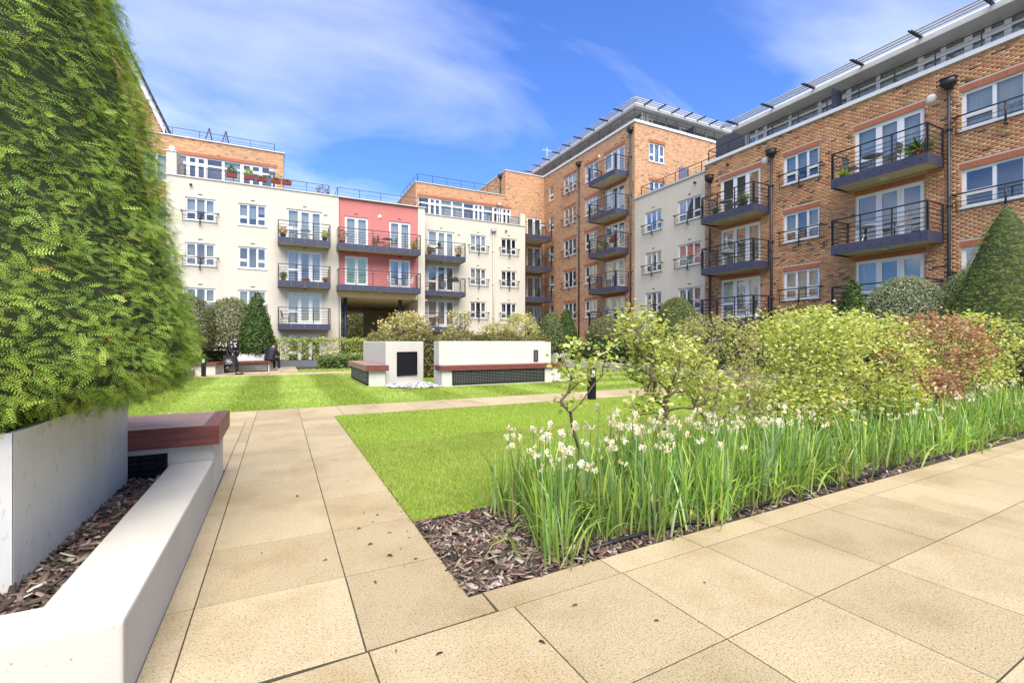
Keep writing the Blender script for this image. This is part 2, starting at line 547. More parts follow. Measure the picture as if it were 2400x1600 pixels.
LEAF_V = [(0, 0, 0), (0.30, 0.38, 0.10), (0.20, 0.78, 0.07), (0, 1.0, -0.05), (-0.20, 0.78, 0.07), (-0.30, 0.38, 0.10), (0, 0.5, 0.0)]
LEAF_F = [(0, 1, 2, 6), (6, 2, 3, 3), (0, 6, 4, 5), (6, 3, 4, 4)]
LEAF_F3 = [(0, 1, 6), (1, 2, 6), (2, 3, 6), (3, 4, 6), (4, 5, 6), (5, 0, 6)]
DIA_V = [(0, 0, 0), (0.28, 0.5, 0.08), (0, 1, 0), (-0.28, 0.5, 0.08)]
DIA_F = [(0, 1, 2), (0, 2, 3)]

# ------------------------------------------------------------------ facade kit (local: x along the wall, -y outwards, z up)
def FS(Y):                       # wall facing south at y = Y
    return T(0, Y, 0)
def FW(X):                       # wall facing west at x = X; local x = -world y
    return T(X, 0, 0) @ RZ(-math.pi / 2)
CACHE = {}
def cached(key, fn):
    if key not in CACHE:
        CACHE[key] = fn()
    return CACHE[key]

def wall(mb, x0, x1, z0, z1, ops=(), y=0.0, rev=0.16):
    xs = sorted({x0, x1, *[min(max(v, x0), x1) for o in ops for v in (o[0], o[1])]})
    for a, b in zip(xs[:-1], xs[1:]):
        if b - a < 1e-6:
            continue
        cm = (a + b) / 2
        cut = sorted((max(o[2], z0), min(o[3], z1)) for o in ops if o[0] < cm < o[1])
        z = z0
        for c0, c1 in cut:
            if c0 > z + 1e-6:
                mb.quad((a, y, z), (b, y, z), (b, y, c0), (a, y, c0))
            z = max(z, c1)
        if z < z1 - 1e-6:
            mb.quad((a, y, z), (b, y, z), (b, y, z1), (a, y, z1))
    for a, b, c0, c1 in ops:
        r = y + rev
        mb.quad((a, y, c0), (a, r, c0), (a, r, c1), (a, y, c1))
        mb.quad((b, r, c0), (b, y, c0), (b, y, c1), (b, r, c1))
        mb.quad((a, y, c1), (a, r, c1), (b, r, c1), (b, y, c1))
        mb.quad((a, r, c0), (a, y, c0), (b, y, c0), (b, r, c0))
    return mb

def shell(mb, x0, x1, z0, z1, depth, top=True):
    """sides, back and top of a block behind its front wall"""
    mb.quad((x0, depth, z0), (x0, 0, z0), (x0, 0, z1), (x0, depth, z1))
    mb.quad((x1, 0, z0), (x1, depth, z0), (x1, depth, z1), (x1, 0, z1))
    mb.quad((x1, depth, z0), (x0, depth, z0), (x0, depth, z1), (x1, depth, z1))
    if top:
        mb.quad((x0, 0, z1), (x1, 0, z1), (x1, depth, z1), (x0, depth, z1))
    return mb

FO = 0.06
def win_layout(kind, w, h):
    """frame bars (x0,x1,z0,z1) and panes"""
    bars = [(0, w, 0, FO), (0, w, h - FO, h), (0, FO, FO, h - FO), (w - FO, w, FO, h - FO)]
    panes = []
    def light(x0, x1, tr=None, sash=0.04, low=0.0):
        zz = [FO, h - FO]
        if low:
            bars.append((x0, x1, FO, FO + low)); zz[0] += low
        cells = [(zz[0], zz[1])]
        if tr:
            zt = FO + tr * (h - 2 * FO)
            bars.append((x0, x1, zt - 0.04, zt + 0.04))
            cells = [(zz[0], zt - 0.04), (zt + 0.04, zz[1])]
        for a, b in cells:
            if sash:
                bars.extend([(x0, x1, a, a + sash), (x0, x1, b - sash, b), (x0, x0 + sash, a + sash, b - sash), (x1 - sash, x1, a + sash, b - sash)])
            panes.append((x0 + sash, x1 - sash, a + sash, b - sash))
    def mull(x, t=0.05):
        bars.append((x - t / 2, x + t / 2, FO, h - FO))
    if kind == 'w3':
        a, b = w * 0.36, w * 0.66
        mull(a); mull(b)
        light(FO, a - .025, 0.36); light(a + .025, b - .025, None, 0.012); light(b + .025, w - FO, 0.36)
    elif kind == 'w1':
        light(FO, w - FO, 0.36)
    elif kind == 'w2':
        mull(w / 2); light(FO, w / 2 - .025, 0.36); light(w / 2 + .025, w - FO)
    elif kind == 'd3':
        a, b = w * 0.35, w * 0.67
        mull(a, 0.08); mull(b, 0.06)
        light(FO, a - .04, 0.40, 0.05); light(a + .04, b - .03, None, 0.085, 0.10); light(b + .03, w - FO, None, 0.085, 0.10)
    elif kind == 'd2':
        mull(w / 2, 0.06)
        light(FO, w / 2 - .03, None, 0.085, 0.12); light(w / 2 + .03, w - FO, None, 0.085, 0.12)
    elif kind == 'g':                      # penthouse glazing: tall pane under a narrow top light
        light(FO, w - FO, 0.80, 0.015)
    elif kind == 'gd':
        mull(w / 2, 0.05)
        light(FO, w / 2 - .025, 0.80, 0.06); light(w / 2 + .025, w - FO, 0.80, 0.06)
    return bars, panes

def curtain_mesh(kind, w, h):
    mb = MB()
    def sheet(x0, x1, z0, z1, amp, n, yy=0.22):
        for i in range(n):
            a, b = x0 + (x1 - x0) * i / n, x0 + (x1 - x0) * (i + 1) / n
            ya, yb = yy + amp * (i % 2), yy + amp * ((i + 1) % 2)
            mb.quad((a, ya, z0), (b, yb, z0), (b, yb, z1), (a, ya, z1))
    if kind == 'net':
        sheet(0.02, w - .02, 0.0, h, 0.014, max(8, int(w * 16)))
    elif kind == 'sides':
        sheet(0.02, w * .27, 0.0, h, 0.05, 7)
    elif kind == 'sides_r':
        sheet(w * .72, w - .02, 0.0, h, 0.05, 7)
    elif kind == 'left':
        sheet(0.02, w * .5, 0.0, h, 0.05, 10)
    elif kind == 'blind':
        sheet(0.02, w - .02, h * .45, h, 0.0, 1)
    elif kind == 'blind2':
        sheet(0.02, w * .62, h * .35, h, 0.0, 1)
    elif kind == 'blind2_r':
        sheet(w * .64, w - .02, h * .6, h, 0.0, 1, 0.24)
    return mb
CURT = ['net', 'sides', 'left', 'blind', 'blind2', 'net', 'sides']
CMAT = {'net': 'curtain_net', 'sides': 'curtain_cream', 'left': 'curtain_cream', 'blind': 'blind_white', 'blind2': 'blind_white'}

def window(root, F, x, z, w, h, kind='w3', curt=None, cmat=None, sill=True, name=None):
    mw = F @ T(x, 0, z)
    nm = name or ('french_door' if kind in ('d3', 'd2', 'gd') else 'window')
    w, h = round(w, 3), round(h, 3)
    def frame():
        mb = MB()
        for i, (a, b, c0, c1) in enumerate(win_layout(kind, w, h)[0]):
            e = 0.0015 * (i % 5)
            mb.box(a, b, 0.06 + e, 0.125 - e, c0, c1)
        if sill:
            mb.box(-0.05, w + 0.05, -0.045, 0.158, -0.05, -0.002)
        return mb.mesh('window_frame', 'white_frame')
    o = put(nm, cached(('f', kind, w, h, sill), frame), root, mw)
    for i, (a, b, c0, c1) in enumerate(win_layout(kind, w, h)[1]):
        pm = cached(('p', round(b - a, 3), round(c1 - c0, 3)), lambda: MB().box(0, b - a, 0.088, 0.098, 0, c1 - c0).mesh('pane', 'glass'))
        put('pane', pm, o, mw @ T(a, 0, c0))
    def room():
        mb = MB(); d0, d1 = 0.162, 0.75
        mb.quad((0, d1, 0), (w, d1, 0), (w, d1, h), (0, d1, h))
        mb.quad((0, d0, 0), (0, d1, 0), (0, d1, h), (0, d0, h)); mb.quad((w, d1, 0), (w, d0, 0), (w, d0, h), (w, d1, h))
        mb.quad((0, d0, h), (0, d1, h), (w, d1, h), (w, d0, h)); mb.quad((0, d1, 0), (0, d0, 0), (w, d0, 0), (w, d1, 0))
        return mb.mesh('room', 'room')
    put('room_interior', cached(('r', w, h), room), o, mw)
    if curt is None:
        curt = random.choice(CURT + ['none'])
    if curt != 'none':
        cm = cmat or CMAT[curt]
        for cv in ((curt, curt + '_r') if curt in ('sides', 'blind2') else (curt,)):
            put('blind' if 'blind' in curt else 'curtain', cached(('c', cv, cm, w, h), lambda: curtain_mesh(cv, w, h).mesh('curtain', cm)), o, mw)
    return o

def lintel(root, F, x, z, w, over=0.06):
    """soldier course of upright red bricks over an opening"""
    def mk():
        mb = MB(); n = max(3, int((w + 2 * over) / 0.075)); p = (w + 2 * over) / n
        for i in range(n):
            d = 0.004 * random.random()
            mb.cbox(-over + i * p + .005, -over + (i + 1) * p - .005, -0.012 - d, 0.05, 0.006, 0.216, 0.004)
        return mb.mesh('brick_lintel', 'soldier_red')
    put('brick_lintel', cached(('l', round(w, 3)), mk), root, F @ T(x, 0, z), kind='stuff')

def juliet(root, F, x, z, w):
    """guard rail on stub ends in front of a window"""
    def mk():
        mb = MB(); y = -0.17
        mb.tube([(-.17, y, .47), (w + .17, y, .47)], 0.026, 8)
        for xx in (-.17, w + .17):
            mb.ball((xx, y, .47), 0.055); mb.tube([(xx, y, .47), (xx, 0.02, .47)], 0.018, 6)
        mb.tube([(w / 2, y, .47), (w / 2, y, -.25)], 0.03, 8); mb.ball((w / 2, y, -.25), 0.055)
        mb.tube([(w / 2, y, -.25), (w / 2, 0.02, -.25)], 0.02, 6)
        for zz in (-.13, .04, .20):
            mb.tube([(-.13, y, zz), (w + .13, y, zz)], 0.011, 5)
        for xx in (-.10, w + .10):
            mb.tube([(xx, y, -.16), (xx, y, .47)], 0.013, 5); mb.tube([(xx, y, -.10), (xx, 0.02, -.10)], 0.011, 5)
        return mb.mesh('guard_rail', 'rail_black', True)
    put('guard_rail', cached(('j', round(w, 3)), mk), root, F @ T(x, 0, z))

def railing_mb(mb, pts, h=1.03, rails=4, spacing=1.0, rp=0.02, rr=0.0145, rt=0.028, z0=0.0):
    """posts, thin rails and a top rail along a polyline (x, y)"""
    for (a, b) in zip(pts[:-1], pts[1:]):
        a, b = Vector((*a, z0)), Vector((*b, z0))
        L = (b - a).length
        n = max(1, round(L / spacing))
        for i in range(n + 1):
            p = a.lerp(b, i / n)
            mb.box(p.x - rp, p.x + rp, p.y - rp, p.y + rp, z0, z0 + h)
        for k in range(rails):
            dz = Vector((0, 0, 0.13 + k * (h - 0.20) / rails))
            mb.tube([a + dz, b + dz], rr, 5)
        mb.tube([a + Vector((0, 0, h)), b + Vector((0, 0, h))], rt, 6)
    return mb

def balcony(root, F, x0, x1, z, depth=1.2, sides=True, fh=0.34, lamp=True, rails=5):
    w = x1 - x0
    mw = F @ T(x0, 0, z)
    key = (round(w, 3), depth, fh)
    def slab():
        mb = MB(); mb.box(0.012, w - .012, -depth + .012, -0.002, -fh + 0.07, -0.03)
        return mb.mesh('balcony_slab', 'soffit_cream')
    o = put('balcony', cached(('bs',) + key, slab), root, mw)
    def fascia(L):
        mb = MB(); n = max(1, round(L / 0.85))
        for i in range(n):
            mb.box(L * i / n + .004, L * (i + 1) / n - .004, 0, 0.011, -fh, 0.03)
        return mb.mesh('fascia', 'steel_blue')
    def bolts(L):
        mb = MB(); n = max(1, round(L / 0.85)) * 2
        for i in range(n):
            xx = L * (i + .5) / n
            mb.tube([(xx, 0.002, -fh / 2), (xx, -0.022, -fh / 2)], 0.022, 6)
        return mb.mesh('bolts', 'bolt')
    f = put('fascia', cached(('bf', round(w, 3), fh), lambda: fascia(w)), o, mw @ T(0, -depth, 0))
    put('bolts', cached(('bb', round(w, 3), fh), lambda: bolts(w)), o, mw @ T(0, -depth, 0), kind='stuff')
    if sides:
        put('fascia', cached(('bf', depth, fh), lambda: fascia(depth - .02)), o, mw @ T(0, -0.008, 0) @ RZ(-math.pi / 2))
        put('fascia', cached(('bf', depth, fh), None), o, mw @ T(w, -depth + .012, 0) @ RZ(math.pi / 2))
    def rail():
        mb = MB(); e = 0.03
        railing_mb(mb, [(e, -.02), (e, -depth + e), (w - e, -depth + e), (w - e, -.02)] if sides else [(e, -depth + e), (w - e, -depth + e)], 1.03, rails, 1.05, z0=0.02)
        for xx in (e, w - e):                      # broad end posts
            mb.box(xx - .012, xx + .012, -depth - .0, -depth + .16, 0.0, 1.0)
        return mb.mesh('railing', 'rail_black')
    put('railing', cached(('br',) + key + (sides, rails), rail), o, mw)
    if lamp:
        lm = cached(('lampdisc',), lambda: MB().lathe([(0.15, 0), (0.15, -0.035), (0.10, -0.075), (0.02, -0.085)], 14).mesh('ceiling_lamp', 'lamp_white', True))
        put('ceiling_lamp', lm, o, mw @ T(w / 2, -depth / 2, -fh + 0.07))
    return o

def pipe(root, F, x, z0, z1, mat='pipe_grey', hopper=True, r=0.055):
    mb = MB()
    y = -0.10
    mb.tube([(x, y, z0), (x, y, z1)], r, 8)
    z = z0 + 0.8
    while z < z1:
        mb.tube([(x, y, z - .05), (x, y, z + .05)], r * 1.25, 8); mb.box(x - .09, x + .09, y + .03, 0.0, z - .02, z + .02)
        z += 2.7
    if hopper:
        mb.prism([(x - .19, -.27), (x + .19, -.27), (x + .19, 0), (x - .19, 0)], z1 + .04, z1 + .26)
        mb.add([(x - .17, -.25, z1 + .04), (x + .17, -.25, z1 + .04), (x + .17, -.01, z1 + .04), (x - .17, -.01, z1 + .04),
                (x - .07, y - .06, z1 - .10), (x + .07, y - .06, z1 - .10), (x + .07, y + .06, z1 - .10), (x - .07, y + .06, z1 - .10)],
               [(0, 1, 5, 4), (1, 2, 6, 5), (2, 3, 7, 6), (3, 0, 4, 7), (4, 5, 6, 7)])
        mb.box(x - .21, x + .21, -.29, 0, z1 + .26, z1 + .30)
    part('drainpipe', mb, mat, root, F, True)

def wall_lamp(root, F, x, z, r=0.14):
    def mk():
        mb = MB()
        v = [(r, 0.0), (r, 0.018), (r * .8, 0.022), (r * .76, 0.04), (r * .4, 0.055), (0.01, 0.058)]
        mb.lathe([(a, b) for a, b in v], 16)
        mb.v = [(x_, -z_, y_) for x_, y_, z_ in mb.v]
        return mb.mesh('wall_lamp', 'lamp_white', True)
    put('wall_lamp', cached(('wl', r), mk), root, F @ T(x, 0, z))
def vent(root, F, x, z):
    put('air_vent', cached(('vent',), lambda: MB().box(-.11, .11, -.012, .01, -.025, .025).mesh('air_vent', 'vent_dark')), root, F @ T(x, 0, z))
def spotlight(root, F, x, z):
    put('spotlight', cached(('spot',), lambda: MB().ball((0, -.12, 0), 0.085).tube([(0, -.1, 0), (0, 0, .02)], 0.03, 6).mesh('spotlight', 'rail_black', True)), root, F @ T(x, 0, z))

def canopy_louvres(root, F, x0, x1, ys, z, step=2.6, off=1.2, outer=None):
    """white sun slats in front of the eaves on dark brackets"""
    for y in ys:
        mb = MB(); mb.box(x0, x1, y - .045, y + .045, z, z + .035)
        part('louvre_slat', mb, 'white_fascia', root, F)
    x = x0 + off
    k = 0
    while x < x1 - .2:
        mb = MB()
        mb.box(x - .025, x + .025, min(ys) - .32, max(ys) + .3, z - .06, z - .004)
        mb.box(x + .05, x + .085, min(ys) - .26, max(ys) + .3, z - .06, z - .004)
        part('louvre_bracket', mb, 'rail_black', root, F)
        x += step
# ------------------------------------------------------------------ ground
gr = MB(); gr.box(-300, 300, -200, 400, -0.5, -0.06)
put('ground', gr.mesh('ground', 'ground_far'), kind='structure')

# ================================================================== buildings
HEADS = [10.03, 7.33, 4.62, 1.92]
# ---- cream block on the left
FA = FS(33.5)
A = thing('apartment_block', 'cream rendered apartment block at left with brick penthouse and flower boxes on its terrace rail', 'building', FA @ T(-5.95, 0, 0))
ops = []
A1, A2, A3 = (-5.03, -3.50), (-2.30, -0.74), (0.42, 2.55)
for hd in HEADS:
    ops += [(A1[0], A1[1], hd - 1.35, hd), (A2[0], A2[1], hd - 1.35, hd), (A3[0], A3[1], hd - 2.1, hd)]
mb = wall(MB(), -5.95, 3.14, -0.2, 11.2, ops)
shell(mb, -5.95, 3.14, -0.2, 11.2, 12, False)
part('wall', mb, 'cream_render', A, FA)
part('roof_terrace', MB().box(-5.93, 3.12, 0.02, 11.9, 10.9, 11.0), 'roof_felt', A, FA)
part('coping', MB().box(-6.0, 3.12, -0.06, 0.30, 11.2, 11.27), 'coping', A, FA)
part('expansion_joint', MB().box(-5.94, 3.13, -0.003, 0.01, 7.985, 8.0), 'coping', A, FA)
for i, hd in enumerate(HEADS):
    window(A, FA, A1[0], hd - 1.35, 1.53, 1.35, 'w3', ['blind', 'sides', 'sides', 'net'][i])
    juliet(A, FA, A1[0], hd - 1.35, 1.53)
    window(A, FA, A2[0], hd - 1.35, 1.56, 1.35, 'w3', ['blind2', 'none', 'net', 'net'][i], 'curtain_cream' if i == 2 else None)
    window(A, FA, A3[0], hd - 2.1, 2.13, 2.1, 'd3', ['net', 'sides', 'net', 'none'][i], 'curtain_cream' if i == 2 else None, sill=False)
    vent(A, FA, -4.27, hd + 0.22); vent(A, FA, -1.5, hd + 0.22); vent(A, FA, 1.5, hd + 0.22)
    if i < 3:
        balcony(A, FA, -0.10, 2.98, hd - 2.13)
wall_lamp(A, FA, 2.75, 9.95)
spotlight(A, FA, -4.73, 10.75)
rl = railing_mb(MB(), [(-5.35, 0.12), (3.0, 0.12), (3.0, 3.0)], 0.66, 2, 1.4, 0.015, 0.008, 0.02, 11.25)
part('terrace_railing', rl, 'rail_black', A, FA)
mb = MB()                           # raking end wall with a ball on it
mb.add([(-5.95, 0.002, 11.2), (-5.45, 0.002, 11.2), (-5.45, 2.4, 11.2), (-5.95, 2.4, 11.2), (-5.95, 0.002, 12.60), (-5.45, 0.002, 12.60), (-5.45, 2.4, 12.75), (-5.95, 2.4, 12.75)],
       [(0, 3, 2, 1), (4, 5, 6, 7), (0, 1, 5, 4), (1, 2, 6, 5), (2, 3, 7, 6), (3, 0, 4, 7)])
part('end_wall', mb, 'cream_render', A, FA)
part('ball_finial', MB().box(-5.98, -5.42, -.03, .5, 12.6, 12.66).ball((-5.7, .2, 12.82), 0.18, 12), 'lamp_white', A, FA, True)
# penthouse of the cream block
FP = FS(36.0)
gz0, gz1 = 11.05, 13.35
mb = wall(MB(), -9.0, 0.26, 10.9, 14.42, [(-5.83, -0.18, gz0, gz1), (-7.5, -6.3, 11.5, 13.2)])
shell(mb, -9.0, 0.26, 10.9, 14.42, 9)
part('penthouse_wall', mb, 'brick_far', A, FP)
part('penthouse_coping', MB().box(-9.05, 0.32, -0.07, 9.05, 14.42, 14.50), 'coping', A, FP)
part('side_wall', wall(MB(), -9.0, -5.9, -.2, 10.9, [(-7.5, -6.3, 8.7, 10.2), (-7.5, -6.3, 6.0, 7.5)]), 'brick_far', A, FP)
window(A, FP, -7.5, 8.7, 1.2, 1.5, 'w2', 'net'); window(A, FP, -7.5, 6.0, 1.2, 1.5, 'w2', 'sides')
lintel(A, FP, -5.83, gz1, 5.65)
lintel(A, FP, -7.5, 13.2, 1.2)
x = -5.83
for i, (w, k) in enumerate([(0.55, 'g'), (1.0, 'gd'), (0.95, 'g'), (1.05, 'g'), (1.15, 'gd'), (0.95, 'g')]):
    window(A, FP, x, gz0, w, gz1 - gz0, k, 'none' if k == 'gd' else random.choice(['blind', 'none', 'net']), sill=False); x += w
window(A, FP, -7.5, 11.5, 1.2, 1.7, 'w2', 'net')
rl = railing_mb(MB(), [(-9.0, 0.15), (-0.3, 0.15), (-0.3, 4.0)], 0.55, 2, 1.5, 0.015, 0.008, 0.018, 14.48)
part('roof_railing', rl, 'rail_black', A, FP)
pipe(A, FP, -0.45, 11.0, 12.9, 'pipe_white', True, 0.05)

# ---- pink block over the passage
FK = FS(33.6)
K = thing('apartment_block', 'dusky pink rendered block over an open passage between two cream piers', 'building', FK @ T(3.14, 0, 0))
ops = []
for hd in (10.0, 7.28):
    ops += [(4.0, 5.55, hd - 2.1, hd), (7.0, 8.54, hd - 2.1, hd)]
part('wall', wall(MB(), 3.6, 9.06, 4.85, 11.2, ops), 'pink_render', K, FK)
mb = MB()
mb.box(3.14, 3.6, -0.10, 0.9, -0.2, 11.2)
mb.box(9.06, 9.58, -0.10, 2.6, -0.2, 11.2)
part('pier', mb, 'cream_render', K, FK)
part('passage_beam', MB().box(3.6, 9.06, -0.02, 0.5, 4.45, 4.85), 'beam_render', K, FK)
part('passage_ceiling', MB().box(2.9, 9.95, 0.5, 20, 4.45, 4.55), 'beam_render', K, FK)
mb = MB(); mb.box(2.9, 3.14, 0.6, 20, -.2, 4.45); mb.box(9.6, 9.9, 2.7, 20, -.2, 4.45); mb.box(7.3, 9.6, 13, 13.3, -.2, 4.45)
part('passage_wall', mb, 'beam_render', K, FK)
for (x, y) in ((4.12, 0.75), (7.95, 0.75), (8.6, 16.5), (4.6, 16.5)):
    part('column', MB().tube([(0, 0, -.2), (0, 0, 4.45)], 0.125, 14), 'column_blue', K, FK @ T(x, y, 0), True)
mb = MB(); shell(mb, 3.15, 9.57, 4.55, 11.0, 12)
part('body', mb, 'cream_render', K, FK)
part('coping', MB().box(3.05, 9.66, -0.17, 0.3, 11.2, 11.27), 'coping', K, FK)
for j, hd in enumerate((10.0, 7.28)):
    window(K, FK, 4.0, hd - 2.1, 1.55, 2.1, 'd2', 'net' if j == 0 else 'net', 'blind_white' if j == 0 else 'curtain_green', sill=False)
    window(K, FK, 7.0, hd - 2.1, 1.54, 2.1, 'd2', 'net' if j == 0 else 'sides', sill=False)
    balcony(K, FK, 3.45, 8.98, hd - 2.13)
    vent(K, FK, 4.75, hd + .2); vent(K, FK, 7.75, hd + .2)
wall_lamp(K, FK, 6.35, 10.2)
rl = railing_mb(MB(), [(3.55, 3.5), (3.55, 0.1), (9.3, 0.1), (9.3, 3)], 0.66, 2, 1.4, 0.015, 0.008, 0.02, 11.25)
part('terrace_railing', rl, 'rail_black', K, FK)
mb = MB(); pipe(K, FS(33.5), 3.68, 0, 4.4, 'pipe_white', False, 0.04)

# ---- cream block in the middle with its brick penthouse
FB = FS(35.0)
B = thing('apartment_block', 'cream rendered block right of the pink one with white downpipe and round-ended guard rails', 'building', FB @ T(9.5, 0, 0))
BH = [10.02, 7.32, 4.62, 1.92]
B1, B2, B3 = (10.23, 12.40), (13.72, 15.15), (16.47, 17.94)
ops = []
for hd in BH:
    ops += [(B1[0], B1[1], hd - 2.1, hd), (B2[0], B2[1], hd - 1.35, hd), (B3[0], B3[1], hd - 1.35, hd)]
mb = wall(MB(), 9.5, 18.75, -.2, 11.2, ops)
mb.quad((18.75, 0, -.2), (18.75, 2.3, -.2), (18.75, 2.3, 11.2), (18.75, 0, 11.2))
part('wall', mb, 'cream_render', B, FB)
part('roof_terrace', MB().box(9.5, 18.7, 0.02, 9, 10.9, 11.0), 'roof_felt', B, FB)
part('coping', MB().box(9.6, 18.80, -0.06, 0.3, 11.2, 11.27), 'coping', B, FB)
part('expansion_joint', MB().box(9.62, 18.74, -0.003, 0.01, 7.985, 8.0), 'coping', B, FB)
for i, hd in enumerate(BH):
    window(B, FB, B1[0], hd - 2.1, 2.17, 2.1, 'd3', ['net', 'none', 'net', 'none'][i], 'curtain_cream' if i == 2 else None, sill=False)
    window(B, FB, B2[0], hd - 1.35, 1.43, 1.35, 'w3', ['net', 'net', 'sides', 'none'][i]); juliet(B, FB, B2[0], hd - 1.35, 1.43)
    window(B, FB, B3[0], hd - 1.35, 1.47, 1.35, 'w3', ['none', 'sides', 'sides', 'none'][i]); juliet(B, FB, B3[0], hd - 1.35, 1.47)
    for xx in (11.3, 14.4, 17.2):
        vent(B, FB, xx, hd + .22)
    if i < 3:
        balcony(B, FB, 9.62, 12.90, hd - 2.13)
wall_lamp(B, FB, 12.75, 9.95); spotlight(B, FB, 9.9, 10.85); spotlight(B, FB, 16.9, 10.6)
pipe(B, FB, 15.75, -.1, 10.35, 'pipe_white', True, 0.045)
rl = railing_mb(MB(), [(9.6, 2.2), (9.6, 0.12), (18.2, 0.12)], 0.66, 2, 1.0, 0.017, 0.009, 0.022, 11.25)
part('terrace_railing', rl, 'rail_black', B, FB)
mb = MB()
mb.add([(18.3, 0.002, 11.2), (18.748, 0.002, 11.2), (18.748, 2.2, 11.2), (18.3, 2.2, 11.2), (18.3, 0.002, 12.25), (18.748, 0.002, 12.25), (18.748, 2.2, 12.35), (18.3, 2.2, 12.35)],
       [(0, 3, 2, 1), (4, 5, 6, 7), (0, 1, 5, 4), (1, 2, 6, 5), (2, 3, 7, 6), (3, 0, 4, 7)])
part('end_wall', mb, 'cream_render', B, FB)
FQ = FS(37.3)
gz1 = 13.25
mb = wall(MB(), 9.9, 18.752, 10.9, 14.35, [(10.1, 18.55, 11.05, gz1)])
shell(mb, 9.9, 18.752, 10.9, 14.35, 9)
part('penthouse_wall', mb, 'brick_link', B, FQ)
part('penthouse_coping', MB().box(9.84, 17.98, -0.06, 9.05, 14.35, 14.42), 'coping', B, FQ)
lintel(B, FQ, 10.1, gz1, 8.45)
x = 10.1
for i, (w, k) in enumerate([(0.95, 'g'), (0.95, 'gd'), (1.0, 'g'), (1.0, 'g'), (1.0, 'g'), (0.85, 'gd'), (0.95, 'g'), (0.90, 'gd'), (0.85, 'gd')]):
    window(B, FQ, x, 11.05, w, gz1 - 11.05, k, ['none', 'net', 'blind', 'blind'][i % 4] if k == 'g' else 'none', sill=False); x += w
rl = railing_mb(MB(), [(10.1, 6), (10.1, 0.15), (17.6, 0.15)], 0.7, 2, 1.25, 0.015, 0.008, 0.02, 14.40)
part('roof_railing', rl, 'rail_black', B, FQ)
pipe(B, FQ, 17.35, 11.1, 13.3, 'pipe_white', True, 0.05)

# ---- brick link with corner balconies
L = thing('brick_link', 'narrow orange brick return with stacked corner balconies between cream block and tall block', 'building', FQ @ T(18.0, 0, 0))
LH = [12.75, 10.05, 7.35, 4.65, 1.95]
ops = [(20.15, 21.7, hd - 2.1, hd) for hd in LH]
mb = wall(MB(), 18.756, 22.0, -.2, 14.35, ops)
wall(mb, 18.0, 22.0, 14.35, 16.6, [])
mb.quad((18.0, 8, 14.35), (18.0, 0, 14.35), (18.0, 0, 16.6), (18.0, 8, 16.6))
mb.quad((18.0, 0, 16.6), (22.0, 0, 16.6), (22.0, 8, 16.6), (18.0, 8, 16.6))
part('wall', mb, 'brick_link', L, FQ)
part('coping', MB().box(17.95, 22.9, -0.05, 0.3, 16.6, 16.68).box(17.95, 18.2, 0.3, 8, 16.6, 16.68), 'coping', L, FQ)
for i, hd in enumerate(LH):
    window(L, FQ, 20.15, hd - 2.1, 1.55, 2.1, 'd2', ['none', 'none', 'none', 'net', 'none'][i], sill=False)
    if i < 4:
        balcony(L, FQ, 18.77, 21.55, hd - 2.12, 2.15, rails=5)
FLW = FW(18.0)
window(L, FLW, -40.6, 13.9, 1.9, 1.6, 'w3', 'net')
pipe(L, FLW, -38.2, 14.4, 16.2, 'pipe_grey', True, 0.045)
wall_lamp(L, FQ, 21.85, 12.1)

# ---- tall brick block
FT, FTS = FW(22.0), FS(25.0)
TB = thing('brick_block', 'tallest orange brick block with glazed top storey under projecting white sun louvres', 'building', FT @ T(-37.2, 0, 0))
TH = [15.47, 12.77, 10.07, 7.37, 4.67, 1.97]
cN, c2, c3, cD = (-36.45, -35.65), (-33.98, -32.11), (-30.88, -29.25), (-28.35, -26.05)
ops = []
for hd in TH:
    ops += [(cN[0], cN[1], hd - 1.35, hd), (c2[0], c2[1], hd - 1.4, hd), (c3[0], c3[1], hd - 1.35, hd), (cD[0], cD[1], hd - 2.1, hd)]
mb = wall(MB(), -37.3, -25.0, -.2, 16.6, ops)
part('wall', mb, 'brick_far', TB, FT)
opsS = [(23.3, 24.8, hd - 1.35, hd) for hd in TH[:2]]
mb = wall(MB(), 22.0, 34.0, 10.0, 16.6, opsS)
mb.quad((34, 0, 10), (34, 20, 10), (34, 20, 16.6), (34, 0, 16.6))
part('wall', mb, 'brick_far', TB, FTS)
part('coping', MB().box(21.93, 34.1, -0.07, 0.35, 16.6, 16.78).box(21.93, 22.35, 0.35, 20, 16.6, 16.78), 'white_fascia', TB, FTS)
part('roof_terrace', MB().box(22.36, 34, 0.36, 20, 16.4, 16.55), 'roof_felt', TB, FTS)
for i, hd in enumerate(TH):
    window(TB, FT, cN[0], hd - 1.35, .8, 1.35, 'w1', random.choice(['none', 'blind']))
    window(TB, FT, c2[0], hd - 1.4, 1.87, 1.4, 'w3', ['net', 'none', 'net', 'sides', 'net', 'none'][i]); juliet(TB, FT, c2[0], hd - 1.4, 1.87)
    window(TB, FT, c3[0], hd - 1.35, 1.63, 1.35, 'w3', ['blind', 'net', 'none', 'sides', 'blind2', 'none'][i])
    window(TB, FT, cD[0], hd - 2.1, 2.3, 2.1, 'd3', ['net', 'blind', 'none', 'sides', 'net', 'none'][i], 'curtain_cream' if i == 4 else None, sill=False)
    lintel(TB, FT, c2[0], hd, 1.87); lintel(TB, FT, c3[0], hd, 1.63); lintel(TB, FT, cD[0], hd, 2.3)
    if i < 5:
        balcony(TB, FT, -28.75, -25.62, hd - 2.12)
for hd in TH[:2]:
    window(TB, FTS, 23.3, hd - 1.35, 1.5, 1.35, 'w3', 'net', sill=True); lintel(TB, FTS, 23.3, hd, 1.5)
wall_lamp(TB, FT, -29.0, 15.6); wall_lamp(TB, FT, -28.98, 12.4, 0.10)
